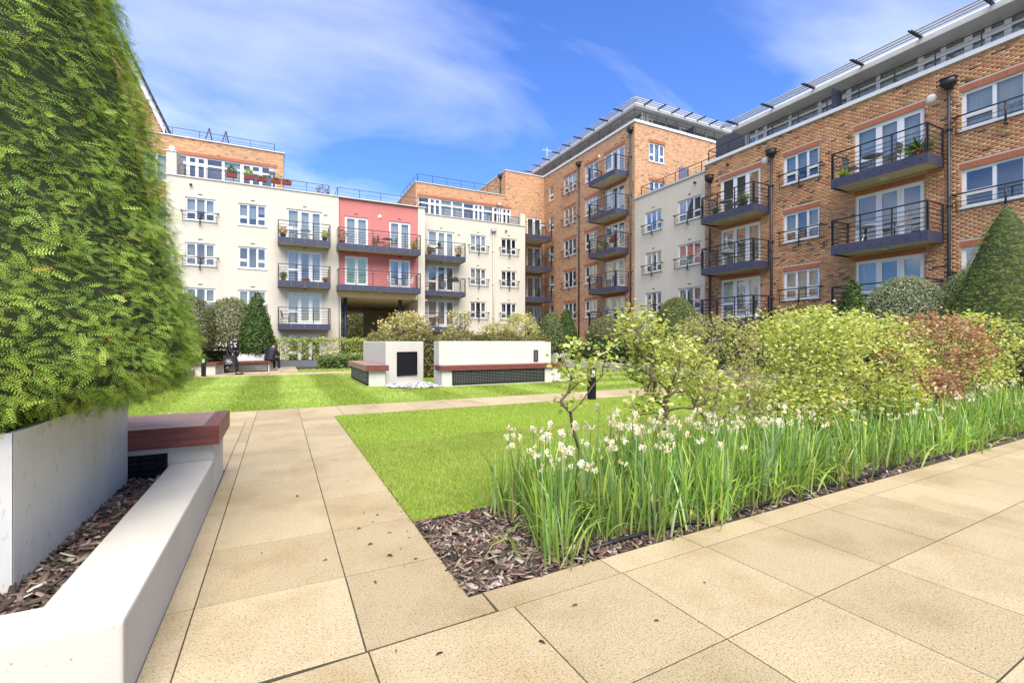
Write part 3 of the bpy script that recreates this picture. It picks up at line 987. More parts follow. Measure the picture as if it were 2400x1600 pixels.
pipe(TB, FT, -25.33, 0, 16.0); pipe(TB, FT, -31.6, 0, 15.75)
# glazed top storey
GW, GS = FW(24.0), FS(27.0)
mb = MB(); mb.box(24.2, 33.5, 27.2, 44, 16.5, 18.55)
part('top_storey_core', mb, 'room', TB)
y = -42.5
i = 0
while y < -27.3:
    window(TB, GW, y, 16.55, 1.45, 1.9, 'g' if i % 3 else 'gd', random.choice(['none', 'blind', 'net']), sill=False); y += 1.45; i += 1
x = 24.1; i = 0
while x < 32.5:
    window(TB, GS, x, 16.55, 1.45, 1.9, 'g' if i % 3 else 'gd', random.choice(['none', 'blind', 'net']), sill=False); x += 1.45; i += 1
part('roof', MB().cbox(23.0, 34.5, 26.05, 46, 18.42, 18.74, 0.10), 'white_fascia', TB)
canopy_louvres(TB, FT, -42.5, -25.65, [0.45, 0.68, 0.88], 18.66, 1.75, 1.0)
canopy_louvres(TB, FTS, 22.48, 33.6, [0.52, 0.74, 0.93], 18.66, 1.35, 1.3)
rl = railing_mb(MB(), [(-40, 0.15), (-25.15, 0.15)], 0.85, 3, 1.3, 0.018, 0.009, 0.022, 16.72)
part('roof_railing', rl, 'rail_black', TB, FT)
rl = railing_mb(MB(), [(22.15, 0.15), (33, 0.15)], 0.85, 3, 1.0, 0.018, 0.009, 0.022, 16.72)
part('roof_railing', rl, 'rail_black', TB, FTS)
part('terrace_screen', MB().box(28.6, 28.66, 0.8, 1.6, 16.6, 18.0), 'steel_blue', TB, FTS)

# ---- cream block facing west
FC = FW(22.0)
C = thing('apartment_block', 'narrow cream rendered block between the tall brick block and the long brick wing', 'building', FC @ T(-24.9, 0, 0))
CH = [10.0, 7.3, 4.64, 1.94]
C1, C2 = (-23.97, -22.47), (-21.10, -19.33)
ops = []
for hd in CH:
    ops += [(C1[0], C1[1], hd - 1.32, hd), (C2[0], C2[1], hd - 1.32, hd)]
mb = wall(MB(), -24.996, -18.9, -.2, 11.2, ops)
part('wall', mb, 'cream_render', C, FC)
part('roof_terrace', MB().box(-24.9, -18.4, 0.02, 10, 10.9, 11.0), 'roof_felt', C, FC)
part('coping', MB().box(-24.99, -18.40, -0.07, 0.3, 11.2, 11.30), 'coping', C, FC)
part('expansion_joint', MB().box(-24.98, -18.5, -0.003, 0.01, 7.985, 8.0), 'coping', C, FC)
for i, hd in enumerate(CH):
    window(C, FC, C1[0], hd - 1.32, 1.5, 1.32, 'w3', ['none', 'net', 'net', 'none'][i], 'curtain_cream'); juliet(C, FC, C1[0], hd - 1.32, 1.5)
    window(C, FC, C2[0], hd - 1.32, 1.77, 1.32, 'w3', ['none', 'sides', 'sides', 'none'][i]); juliet(C, FC, C2[0], hd - 1.32, 1.77)
    vent(C, FC, -23.2, hd + .22); vent(C, FC, -20.2, hd + .22)
spotlight(C, FC, -19.7, 10.75)
rl = railing_mb(MB(), [(-24.5, 2.5), (-24.5, 0.14), (-18.4, 0.14)], 0.66, 3, 1.1, 0.018, 0.009, 0.022, 11.28)
part('terrace_railing', rl, 'rail_black', C, FC)
part('terrace_screen', MB().box(-21.6, -21.54, 0.6, 1.4, 11.0, 12.4), 'terrace_blue', C, FC)

# ---- long brick wing on the right, laid brick by brick
FR = FW(21.3)
W = thing('brick_wing', 'long four storey brick wing at right with deep blue balconies and glazed penthouse storey', 'building', FR @ T(-18.4, 0, 0))
RH = [10.07, 7.37, 4.67, 1.97]
R1, R2, R3, R4 = (-17.4, -15.1), (-13.9, -12.28), (-10.86, -8.55), (-7.50, -5.20)
ops, sold = [], []
for hd in RH:
    for (a, b), h in ((R1, 2.1), (R2, 1.32), (R3, 2.1), (R4, 1.32)):
        ops.append((a, b, hd - h, hd)); sold.append((a - .07, b + .07, hd, hd + .222))
X0, X1 = -18.45, 3.0
mb = wall(MB(), X0, -4.4, -.2, 11.2, ops)
part('wall', wall(MB(), -4.4, X1, -.2, 11.2, [(-3.4, -1.1, hd - 2.1, hd) for hd in RH]), 'brick_far', W, FR)
for hd in RH:
    window(W, FR, -3.4, hd - 2.1, 2.3, 2.1, 'd3', 'net', sill=False); lintel(W, FR, -3.4, hd, 2.3)
mb.quad((X0, 10, -.2), (X0, 0, -.2), (X0, 0, 11.2), (X0, 10, 11.2))
part('wall', mb, 'mortar', W, FR)
BCOL = np.array([c for _, c in BR_STOPS]) * [1.20, 1.14, 1.08]; BW = np.diff([p for p, _ in BR_STOPS] + [1.0])
bv = [(0, 0, 0), (1, 0, 0), (1, 0, 1), (0, 0, 1), (0, 1, 0), (1, 1, 0), (1, 1, 1), (0, 1, 1)]
bf = [(0, 1, 2, 3), (1, 5, 6, 2), (5, 4, 7, 6), (4, 0, 3, 7), (3, 2, 6, 7), (0, 4, 5, 1)]
bricks = []
blk = ops + sold
for r in range(0, 149):
    z = r * 0.075
    if z < 0.3 or z + .075 > 11.19:
        continue
    x = X0 + (0.1125 if r % 2 else 0.0)
    if r % 2:
        bricks.append((X0, x, z))
    while x < -4.4:
        bricks.append((x, min(x + .225, -4.4), z)); x += .225
cut = []
for a, b, z in bricks:                       # trim at the openings
    segs = [(a, b)]
    for o in blk:
        if z + .070 > o[2] + .004 and z + .005 < o[3] - .004:
            ns = []
            for s0, s1 in segs:
                if s1 <= o[0] or s0 >= o[1]:
                    ns.append((s0, s1))
                else:
                    if s0 < o[0]: ns.append((s0, o[0]))
                    if s1 > o[1]: ns.append((o[1], s1))
            segs = ns
    cut += [(s0, s1, z) for s0, s1 in segs if s1 - s0 > .03]
cut = np.array(cut)
def nz(x, z):                                # clusters of dark bricks
    return 0.5 + 0.25 * (np.sin(x * 1.9 + 2 * np.sin(z * 1.1)) + np.sin(z * 2.3 + 1.7 * np.sin(x * .8)))
rv = np.clip(rng.random(len(cut)) + (nz(cut[:, 0], cut[:, 2]) - .5) * .16, 0, .999)
bc = BCOL[np.searchsorted(np.cumsum(BW), rv).clip(0, len(BCOL) - 1)] * (1 + rng.normal(0, .10, (len(cut), 1)))
dst = np.hypot(21.3, cut[:, 0]) + np.abs(cut[:, 2] - 1.4) * .3 + np.where(cut[:, 0] > -5.75, 50, 0) + np.where(cut[:, 2] < 4.4, 50, 0) + np.where(cut[:, 2] > 9.5, 5, 0)
order = np.argsort(dst)
near, rest = order[:300], order[300:]
def brick_arrays(ix):
    a = cut[ix]; n = len(a)
    lo = np.stack([a[:, 0] + .005, -0.0045 - .003 * rng.random(n), a[:, 2] + .005], 1)
    sz = np.stack([a[:, 1] - a[:, 0] - .010, np.full(n, .02), np.full(n, .065)], 1)
    v = np.asarray(bv, float)[None] * sz[:, None] + lo[:, None]
    f = np.asarray(bf)[None] + (np.arange(n) * 8)[:, None, None]
    return v.reshape(-1, 3), f.reshape(-1, 4), np.repeat(bc[ix][:, None], 8, 1).reshape(-1, 3)
put('bricks', fast_mesh('bricks', *brick_arrays(rest)[:2], 'brick_piece', brick_arrays(rest)[2]), W, FR, kind='stuff')
for k in near:
    a, b, z = cut[k]
    q = min(7, int(rv[k] * 8)); w_ = round(float(b - a), 3)
    bm_ = cached(('brick', q, w_), lambda: fast_mesh('brick', np.asarray(bv) * [w_ - .010, .02, .065], bf, 'brick_piece', np.repeat(bc[k][None], 8, 0)))
    put('brick', bm_, W, FR @ T(a + .005, -0.0045 - .003 * random.random(), z + .005))
part('coping', MB().box(X0 - .07, X1, -0.08, 0.34, 11.2, 11.36), 'white_fascia', W, FR)
part('roof_terrace', MB().box(X0, X1, 0.35, 10, 10.9, 11.0), 'roof_felt', W, FR)
for i, hd in enumerate(RH):
    window(W, FR, R1[0], hd - 2.1, 2.3, 2.1, 'd3', ['none', 'sides', 'net', 'none'][i], sill=False)
    window(W, FR, R2[0], hd - 1.32, 1.62, 1.32, 'w3', ['blind', 'sides', 'net', 'none'][i]); juliet(W, FR, R2[0], hd - 1.32, 1.62)
    window(W, FR, R3[0], hd - 2.1, 2.31, 2.1, 'd3', ['net', 'none', 'sides', 'none'][i], sill=False)
    window(W, FR, R4[0], hd - 1.32, 2.30, 1.32, 'w3', ['net', 'none', 'net', 'none'][i]); juliet(W, FR, R4[0], hd - 1.32, 2.30)
    for (a, b) in (R1, R2, R3, R4):
        lintel(W, FR, a, hd, b - a)
    if i < 3:
        balcony(W, FR, -17.68, -14.62, hd - 2.12); balcony(W, FR, -11.15, -7.98, hd - 2.12)
wall_lamp(W, FR, -14.85, 10.25, 0.17); wall_lamp(W, FR, -8.35, 10.25, 0.17); spotlight(W, FR, -16.9, 10.75)
pipe(W, FR, -18.05, 0, 10.25); pipe(W, FR, -14.45, 0, 10.35); pipe(W, FR, -7.98 + .17, 0, 10.42)
GR = FW(23.5)
part('penthouse_core', MB().box(24.6, 32, -3, 17.3, 11.0, 13.2), 'room', W)
y = -17.45; i = 0
for w, k in [(1.05, 'gd'), (1.35, 'g'), (1.45, 'g'), (1.35, 'gd'), (1.15, 'g'), (1.5, 'g'), (1.5, 'gd'), (1.1, 'gd'), (1.6, 'g'), (1.25, 'g'), (1.5, 'g'), (1.3, 'gd'), (1.4, 'g')]:
    window(W, GR, y, 11.05, w, 2.25, k, random.choice(['net', 'net', 'blind']), sill=False); y += w
part('penthouse_end_wall', MB().box(23.5, 32, 17.47, 17.6, 11.0, 13.2), 'cream_render', W)
part('roof', MB().cbox(22.6, 33, -4, 17.75, 13.12, 13.44, 0.10), 'white_fascia', W)
canopy_louvres(W, FR, -17.9, 3, [0.70, 0.90, 1.10], 13.38, 2.05, 0.5)
part('roof_link', MB().prism([(24.4, 17.9), (30, 17.9), (30, 20.3), (24.4, 20.3)], 12.9, 14.0), 'lead', W)
rl = railing_mb(MB(), [(-18.3, 2.3), (-18.3, 0.12), (X1, 0.12)], 0.62, 3, 1.25, 0.018, 0.008, 0.022, 11.40)
part('terrace_railing', rl, 'rail_black', W, FR)
part('terrace_screen', MB().box(-12.33, -12.27, 1.0, 1.7, 11.0, 12.8), 'steel_blue', W, FR)

# ---- gabled house at the far left, mostly behind the yew
FG = FS(39.0)
H = thing('gabled_house', 'brick gable end with white bargeboard and dark tiled roof beyond the left penthouse', 'building', FG @ T(-12, 0, 0))
gops = [(x, x + 1.6, hd - 1.35, hd) for hd in (15.4, 12.7, 10.0, 7.3, 4.6) for x in (-21.5, -18.5, -15.5, -12.7, -9.6)]
mb = wall(MB(), -24, -7.2, -.2, 16.3, gops)
mb.add([(-16.6, 0, 16.3), (-7.2, 0, 16.3), (-11.9, 0, 27.0)], [(0, 1, 2)])
for a_, b_, c0_, c1_ in gops:
    window(H, FG, a_, c0_, b_ - a_, 1.35, 'w3', random.choice(['net', 'sides', 'blind']))
mb.quad((-7.2, 0, -.2), (-7.2, 10, -.2), (-7.2, 10, 16.3), (-7.2, 0, 16.3))
part('wall', mb, 'brick_far', H, FG)
mb = MB()
for s, (x0, x1) in ((1, (-11.9, -6.9)), (-1, (-11.9, -16.9))):
    z0, z1 = 27.25, 27.25 - abs(x1 - x0) * 10.7 / 4.7
    nrow = 26
    for i in range(nrow):                     # lapped tile courses
        a, b = i / nrow, (i + 1) / nrow
        xa, xb, za, zb = x0 + (x1 - x0) * a, x0 + (x1 - x0) * b, z0 + (z1 - z0) * a, z0 + (z1 - z0) * b
        mb.add([(xa, -.35, za), (xb + .07 * s, -.35, zb + .07), (xb + .07 * s, 10, zb + .07), (xa, 10, za), (xb, -.35, zb), (xb, 10, zb)],
               [(0, 1, 2, 3) if s > 0 else (3, 2, 1, 0), (1, 4, 5, 2) if s > 0 else (2, 5, 4, 1), (0, 4, 1)])
part('roof', mb, 'roof_tile', H, FG)
mb = MB()
for x1 in (-6.95, -16.85):
    z1 = 27.0 - abs(x1 + 11.9) * 10.7 / 4.7
    mb.add([(-11.9, -.36, 27.1), (x1, -.36, z1 + .1), (x1, -.36, z1 - .35), (-11.9, -.36, 26.5), (-11.9, -.30, 27.1), (x1, -.30, z1 + .1), (x1, -.30, z1 - .35), (-11.9, -.30, 26.5)],
           [(0, 1, 2, 3), (7, 6, 5, 4), (0, 4, 5, 1), (2, 6, 7, 3)])
part('bargeboard', mb, 'white_fascia', H, FG)

# ================================================================== paving, lawns, beds
def slab_mesh(w, d):
    b = 0.0012
    mb = MB(); mb.cbox(0, w, 0, d, -0.05, 0.0, b)
    return mb.mesh('paving_slab', 'slab')
def slab(parent, x0, x1, y0, y1, mw=I4, g=0.0036):
    w, d = round(x1 - x0 - 2 * g, 3), round(y1 - y0 - 2 * g, 3)
    if w < .03 or d < .03:
        return
    put('paving_slab', cached(('slab', w, d), lambda: slab_mesh(w, d)), parent, mw @ T(x0 + g, y0 + g, random.uniform(0, .0016)))
PAV = put('pavement', MB().box(-6, 17, -5, 2.162, -0.058, -0.0018).box(.93, 17, 2.162, 2.40, -0.058, -0.0018).box(6, 17, 2.40, 2.9, -0.0585, -0.0030).mesh('pavement', 'joint'), kind='structure')
PM = T(0.36, 2.17, 0) @ RZ(math.atan(0.035))
for r in range(-8, 0):
    for k in range(-6, 22):
        slab(PAV, k * .75, (k + 1) * .75, r * .715, (r + 1) * .715, PM)
ex = [0.0, 0.66, 1.49] + [2.23 + .75 * i for i in range(18)]
for a, b in zip(ex[1:-1], ex[2:]):
    slab(PAV, a if a else -0.0, b, 0.0, 0.205, PM)
PATH = put('garden_path', MB().box(-.54, .935, 2.16, 10.75, -0.0575, -0.0018).box(.935, 14.4, 9.32, 10.75, -0.0575, -0.0018).box(-3.05, -.545, 5.8, 10.75, -0.0575, -0.0018).mesh('garden_path', 'joint'), kind='structure')
ys = [2.175] + [2.175 + .75 * i for i in range(1, 10)] + [9.33]
for a, b in zip(ys[:-1], ys[1:]):
    slab(PATH, -.53, -.40, a, b); slab(PATH, -.40, .35, a, b)
    slab(PATH, .35, .925, a, b) if a > 2.2 else part('paving_slab', MB().prism([(.355, 2.18), (1.005, 2.203), (1.005, 2.388), (.925, 2.385), (.925, b - .0045), (.355, b - .0045)], -.05, .0), 'slab', PATH)
for k in range(4):
    for a, b in zip(ys[5:-1], ys[6:]):
        slab(PATH, -3.03 + k * .625, -2.405 + k * .625, max(a, 5.87), b)
x = -3.4
while x < 14.3:
    slab(PATH, x, x + .75, 9.33, 10.73); x += .75
FARP = put('far_path', MB().box(-3.4, 14.4, 21.65, 23.15, -0.0575, -0.0018).box(-3.4, 0.8, 23.15, 29, -0.0575, -0.0018).mesh('far_path', 'joint'), kind='structure')
for k in range(24):
    for r in range(2):
        slab(FARP, -3.4 + k * .75, -2.65 + k * .75, 21.65 + r * .75, 22.4 + r * .75)
for k in range(5):
    for r in range(8):
        slab(FARP, -2.9 + k * .74, -2.16 + k * .74, 23.15 + r * .73, 23.88 + r * .73)

def sheet(name, poly, z, mat, **props):
    mb = MB(); mb.add([(x, y, z) for x, y in poly], [tuple(range(len(poly)))])
    return put(name, mb.mesh(name, mat), **props)
def bed_front(x): return 2.39 + .038 * (x - .93)
def bed_back(x): return 3.58 + .075 * (x - .93)
BED = sheet('planting_bed', [(.93, bed_front(.93)), (14.4, bed_front(14.4)), (14.4, bed_back(14.4)), (.93, bed_back(.93))], -0.012, 'soil', kind='structure')
LAWN = sheet('lawn', [(.93, bed_back(.93)), (14.4, bed_back(14.4)), (14.4, 9.32), (.93, 9.32)], -0.004, 'lawn_base', kind='structure')
LAWN2 = sheet('lawn', [(-3.05, 10.74), (14.4, 10.74), (14.4, 21.64), (-3.05, 21.64)], -0.004, 'lawn_base', kind='structure')
LAWN3 = sheet('lawn', [(0.82, 23.16), (14.4, 23.16), (14.4, 25.6), (0.82, 25.4)], -0.004, 'lawn_base', kind='structure')
sheet('passage_floor', [(3.2, 29.5), (9.5, 29.5), (9.5, 60), (3.2, 60)], -0.012, 'slab', kind='structure')  # unseen pale floor, added to bounce light up to the passage ceiling
for nm, poly in (('rear_bed', [(0.82, 25.4), (21, 25.6), (21, 34.9), (9.6, 34.9), (9.6, 29.4), (3.15, 29.4), (3.15, 33.4), (-8, 33.4), (-8, 29.0), (0.8, 29.0)]), ('east_bed', [(14.45, 3), (21.2, 3), (21.9, 25.6), (14.45, 25.6)]), ('west_bed', [(-12, 6), (-3.3, 6), (-3.3, 33.4), (-12, 33.4)])):
    sheet(nm, poly, -0.02, 'soil', kind='structure')

def grass(name, n, sampler, hgt, wid, seed, stripe=None):
    r = np.random.default_rng(seed)
    p = sampler(r, n)
    n = len(p)
    h = hgt * r.uniform(.6, 1.25, n); w = wid * r.uniform(.7, 1.3, n)
    an = r.uniform(0, 2 * np.pi, n)
    sd = np.stack([np.cos(an), np.sin(an), np.zeros(n)], 1)
    lean = np.stack([r.normal(0, .35, n), r.normal(0, .35, n)], 1)
    c1, c2, c3 = np.array([.36, .47, .070]), np.array([.27, .39, .050]), np.array([.46, .52, .14])
    u = r.random((n, 1))
    c = np.where(u < .5, c1, np.where(u < .8, c2, c3)) * (1 + r.normal(0, .12, (n, 1)))
    pat = .5 + .25 * (np.sin(p[:, 0] * 2.1 + np.sin(p[:, 1] * 1.7) * 1.3) + np.sin(p[:, 1] * 2.7 + np.sin(p[:, 0] * 1.1)))
    pat2 = .5 + .5 * np.sin(p[:, 0] * 9.1 + 3 * np.sin(p[:, 1] * 4.3)) * np.sin(p[:, 1] * 8.3 + 2 * np.sin(p[:, 0] * 5.1))
    c = c * (.74 + .30 * pat + .20 * pat2)[:, None]
    h = h * (.8 + .4 * pat2)
    dry = r.random(n) < .05
    c[dry] = np.array([.36, .33, .12]) * (1 + r.normal(0, .1, (dry.sum(), 1)))
    if stripe is not None:
        s = stripe(p)                                   # +1 / -1: rolled away from or towards the viewer
        lean[:, 1] += .34 * s
        c *= (1 + .075 * s)[:, None]  # sheen of the rolled stripes also put into the blade colour
        c[:, 2] += .02 * (s > 0)
    tip = p + np.stack([lean[:, 0] * h, lean[:, 1] * h, h], 1)
    v = np.stack([p - sd * w[:, None] / 2, p + sd * w[:, None] / 2, tip], 1).reshape(-1, 3)
    f = np.arange(3 * n).reshape(-1, 3)
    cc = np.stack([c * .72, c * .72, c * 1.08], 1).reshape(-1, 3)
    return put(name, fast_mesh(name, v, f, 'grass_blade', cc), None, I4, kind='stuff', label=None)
def rect(x0, x1, y0, y1, ok=None):
    def s(r, n):
        p = np.stack([r.uniform(x0, x1, n), r.uniform(y0, y1, n), np.full(n, -.004)], 1)
        return p if ok is None else p[ok(p)]
    return s
rag = lambda q: .012 * np.sin(q * 31) + .010 * np.sin(q * 73 + 1.3) + .008 * np.sin(q * 151)
above = lambda p: (p[:, 1] > 3.60 + .075 * (p[:, 0] - .93) + 1.6 * rag(p[:, 0])) & (p[:, 0] > .915 + rag(p[:, 1])) & (p[:, 1] < 9.33 + rag(p[:, 0]))
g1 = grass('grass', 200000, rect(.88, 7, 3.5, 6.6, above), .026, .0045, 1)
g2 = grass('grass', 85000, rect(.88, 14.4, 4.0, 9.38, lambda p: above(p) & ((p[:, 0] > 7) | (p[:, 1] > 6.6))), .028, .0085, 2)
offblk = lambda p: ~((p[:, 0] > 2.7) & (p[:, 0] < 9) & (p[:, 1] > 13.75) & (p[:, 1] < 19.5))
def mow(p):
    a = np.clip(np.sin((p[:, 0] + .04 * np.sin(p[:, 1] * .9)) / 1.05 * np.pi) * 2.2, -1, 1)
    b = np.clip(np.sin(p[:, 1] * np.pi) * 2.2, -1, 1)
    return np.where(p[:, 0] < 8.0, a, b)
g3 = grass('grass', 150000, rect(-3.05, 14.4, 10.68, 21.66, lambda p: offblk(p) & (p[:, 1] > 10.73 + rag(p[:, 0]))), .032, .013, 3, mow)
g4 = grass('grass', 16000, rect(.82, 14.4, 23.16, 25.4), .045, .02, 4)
for o, lb in ((g1, 'short bright green grass of the near lawn beside the path'), (g2, 'bright green grass of the near lawn up to the cross path'),
              (g3, 'striped mown grass of the far lawn round the rendered benches'), (g4, 'thin strip of grass beyond the far path')):
    o['label'] = lb; o['category'] = 'grass'

# shredded bark
CH_V = [(-.5, -.22, 0), (.1, -.30, .02), (.5, -.08, 0), (.46, .2, .03), (-.05, .28, 0), (-.48, .16, .02), (-.5, -.22, .12), (.1, -.30, .15), (.5, -.08, .10), (.46, .2, .13), (-.05, .28, .14), (-.48, .16, .11)]
CH_F = [(6, 7, 8), (6, 8, 9), (6, 9, 10), (6, 10, 11), (0, 1, 7), (0, 7, 6), (1, 2, 8), (1, 8, 7), (2, 3, 9), (2, 9, 8), (3, 4, 10), (3, 10, 9), (4, 5, 11), (4, 11, 10), (5, 0, 6), (5, 6, 11)]
CH_C = [(0.093, 0.066, 0.049), (0.163, 0.114, 0.081), (0.257, 0.191, 0.142), (0.049, 0.037, 0.029), (0.367, 0.301, 0.235), (0.2, 0.107, 0.076), (0.476, 0.423, 0.352)]
CH_W = [.26, .24, .17, .16, .08, .06, .03]
def chip_arrays(pos, size, r):
    n = len(pos)
    nr = unit(np.stack([r.normal(0, .35, n), r.normal(0, .35, n), np.ones(n)], 1))
    an = r.uniform(0, 2 * np.pi, n)
    rot = frames(nr, np.stack([np.cos(an), np.sin(an), np.zeros(n)], 1))
    return scatter(np.asarray(CH_V) * [1.15, .62, .8], CH_F, pos, rot, size, palette(n, CH_C, CH_W, .15))
def chips(name, n, x0, x1, y0, y1, z, smin, smax, parent, ok=None, zj=.02, **props):
    r = np.random.default_rng(n)
    p = np.stack([r.uniform(x0, x1, n), r.uniform(y0, y1, n), z + r.uniform(0, zj, n)], 1)
    if ok is not None:
        p = p[ok(p)]
    v, f, c = chip_arrays(p, r.uniform(smin, smax, len(p)), r)
    return put(name, fast_mesh(name, v, f, 'chip', c), parent, I4, kind='stuff', **props)
inbed = lambda p: (p[:, 1] > 2.40 + .038 * (p[:, 0] - .93)) & (p[:, 1] < 3.56 + .075 * (p[:, 0] - .93))
chips('bark_mulch', 5200, .935, 2.6, 2.38, 3.75, -.012, .02, .065, BED, inbed)
chips('bark_mulch', 4200, 2.6, 9.0, 2.40, 3.6, -.012, .03, .08, BED, inbed)
cm = []
r_ = np.random.default_rng(5)
for q in range(14):
    v, f, c = chip_arrays(np.zeros((1, 3)), np.ones(1), r_)
    cm.append(fast_mesh('bark_chip', v, f, 'chip', c))
for i in range(300):
    for _ in range(30):
        x, y = random.uniform(.95, 2.0), random.uniform(2.4, 3.5)
        if y > bed_front(x) + .03 and y < bed_back(x) - .05:
            break
    s = random.uniform(.035, .085)
    put('bark_chip', random.choice(cm), BED, T(x, y, random.uniform(.008, .022)) @ RZ(random.uniform(0, 6.28)) @ Matrix.Diagonal((s, s, s, 1)))

# ---- rendered kerb, zinc tank and bench in the left foreground
KERB = thing('planter_wall', 'low white rendered planter wall turning a corner at lower left', 'planter wall', T(-.53, 2.24, 0))
mb = MB()
kx0, kx1, ky0, ky1, kz = -4.2, -.53, 2.24, 4.96, .34
b = .012
mb.prism([(kx0, ky0), (kx1, ky0), (kx1, ky1), (kx1 - .32, ky1), (kx1 - .32, ky0 + .27), (kx0, ky0 + .27)], -.05, kz)
part('kerb', mb, 'kerb_white', KERB)
o = KERB.children[0]
bev = o.modifiers.new('bevel', 'BEVEL'); bev.width = .012; bev.segments = 2
sheet_m = MB(); sheet_m.add([(kx0, ky0 + .27, .21), (kx1 - .32, ky0 + .27, .21), (kx1 - .32, 5.0, .21), (kx0, 5.0, .21)], [(0, 1, 2, 3)])
part('soil', sheet_m, 'soil', KERB)
chips('bark_mulch', 3600, -1.6, -.86, 2.52, 4.95, .21, .025, .09, KERB, None, .035)
ZT = thing('zinc_planter', 'square galvanised zinc tank planter holding the tall yew', 'planter', T(-2.05, 3.93, .2))
mb = MB()
zx0, zx1, zy0, zy1, zz0, zz1 = -2.98, -1.12, 3.0, 4.85, .18, .97
for a in ((zx0, zx1, zy0, zy0 + .03), (zx0, zx1, zy1 - .03, zy1), (zx0, zx0 + .03, zy0 + .03, zy1 - .03), (zx1 - .03, zx1, zy0 + .03, zy1 - .03)):
    mb.box(*a, zz0, zz1)
part('tank', mb, 'zinc', ZT)
part('corner_angle', MB().box(zx1 - .10, zx1 + .004, zy0 - .004, zy0 + .001, zz0, zz1).box(zx1, zx1 + .005, zy0 - .004, zy0 + .055, zz0, zz1 + .002), 'zinc', ZT)
part('tank_soil', MB().box(zx0 + .03, zx1 - .03, zy0 + .03, zy1 - .03, zz1 - .2, zz1 - .08), 'soil', ZT)

def bench(name, label, x0, x1, y0, y1, z0, z1, planks=5, base=None, grille=None, mat='wood_red', top='wood_weathered'):
    """rendered base, red timber edge boards and planks running along x"""
    bt = thing(name, label, 'bench', T((x0 + x1) / 2, y0, 0))
    w = .09
    part('front_board', MB().cbox(x0, x1, y0, y0 + .045, z0, z1, .006), mat, bt)
    part('end_board', MB().cbox(x1 - .12, x1, y0 + .047, y1, z0, z1 - .001, .006), mat, bt)
    part('end_board', MB().cbox(x0, x0 + .12, y0 + .047, y1, z0, z1 - .001, .006), mat, bt)
    d = (y1 - y0 - .05) / planks
    for i in range(planks):
        part('plank', MB().cbox(x0 + .123, x1 - .123, y0 + .05 + i * d + .004, y0 + .05 + (i + 1) * d - .004, z1 - .035, z1 - .003, .005), top, bt)
    if base:
        part('base', MB().box(*base), 'garden_render', bt)
    return bt
def grille_part(parent, mw, w, h, bars=14, cross=0, name='vent_grille'):
    mb = MB(); mb.box(0, w, .012, .02, 0, h)
    o = part(name, mb, 'vent_dark', parent, mw)
    s = MB()
    for i in range(bars):
        z = h * (i + .5) / bars
        s.add([(0, -.012, z - h / bars * .30), (w, -.012, z - h / bars * .30), (w, .010, z + h / bars * .18), (0, .010, z + h / bars * .18),
               (0, -.006, z - h / bars * .42), (w, -.006, z - h / bars * .42)], [(0, 1, 2, 3), (4, 5, 1, 0)])
    for i in range(cross):
        x = w * (i + .5) / cross
        s.box(x - .006, x + .006, -.006, .008, 0, h)
    part('slats', s, 'grille', o, mw)
    f = MB(); f.box(-.02, 0, -.016, .02, -.02, h + .02).box(w, w + .02, -.016, .02, -.02, h + .02).box(0, w, -.016, .02, h, h + .02).box(0, w, -.016, .02, -.02, 0)
    part('grille_frame', f, 'grille', o, mw)
    return o
BF = bench('timber_bench', 'red stained slatted bench top on white base beside the zinc planter', -2.95, -.48, 4.86, 5.86, .49, .66, 5, (-2.9, -.535, 4.965, 5.78, -.05, .488))
grille_part(BF, T(-1.45, 4.952, .24), .56, .17, 4, 5)

# ---- rendered garden blocks with benches in the middle of the far lawn
B1_ = thing('rendered_block', 'square cream rendered block with black louvred vent standing on the far lawn', 'block', T(3.5, 15.5, 0))
p0, p1 = Vector((2.85, 15.0)), Vector((4.42, 15.62))
mb = MB(); mb.prism([(p0.x + .18, p0.y + .06), (p1.x, p1.y), (4.30, 19.2), (2.98, 19.2)], .0, 1.40)
part('block', mb, 'garden_render', B1_)
bev = B1_.children[0].modifiers.new('bevel', 'BEVEL'); bev.width = .015; bev.segments = 1
d = (p1 - p0).normalized(); ang = math.atan2(d.y, d.x)
fr = T(p0.x, p0.y, 0) @ RZ(ang)
grille_part(B1_, fr @ T(.62, -.035, .30), .75, .74, 14)
SB = thing('timber_bench', 'short bench with brown top and louvred front on the left of the square vent block', 'bench', T(2.5, 15.3, 0))
part('base', MB().prism([(2.50, 14.98), (2.98, 14.86), (2.98, 18.9), (2.50, 18.9)], -.05, .48), 'garden_render', SB)
part('front_board', MB().prism([(2.38, 14.86), (3.06, 14.72), (3.06, 14.78), (2.44, 14.91)], .48, .66), 'wood_red', SB)
part('side_board', MB().prism([(2.38, 14.86), (2.44, 14.91), (2.44, 19.0), (2.38, 19.0)], .48, .66), 'wood_weathered', SB)
for i in range(4):
    part('plank', MB().cbox(2.445 + i * .135, 2.575 + i * .135, 14.94 - i * .03, 19.0, .60, .655, .005), 'wood_weathered', SB)
grille_part(SB, T(2.494, 18.8, .03) @ RZ(-math.pi / 2), 3.7, .42, 7)
B2_ = thing('rendered_wall', 'long low cream rendered back wall behind the long slatted bench', 'wall', T(6.4, 14.3, 0))
part('wall', MB().box(4.55, 8.45, 14.30, 14.85, -.05, 1.415), 'garden_render', B2_)
part('wall_end', MB().box(8.45, 8.72, 14.32, 14.85, -.05, 1.385), 'garden_render', B2_)
grille_part(B2_, T(8.02, 14.292, .72), .13, .36, 8)
LB = bench('timber_bench', 'long red edged bench with black mesh grille along the rendered wall', 4.40, 8.50, 13.68, 14.295, .50, .655, 3, (4.47, 8.44, 13.76, 14.29, -.05, .498), top='wood_weathered')
grille_part(LB, T(4.82, 13.75, .07), 3.28, .40, 8, 60)
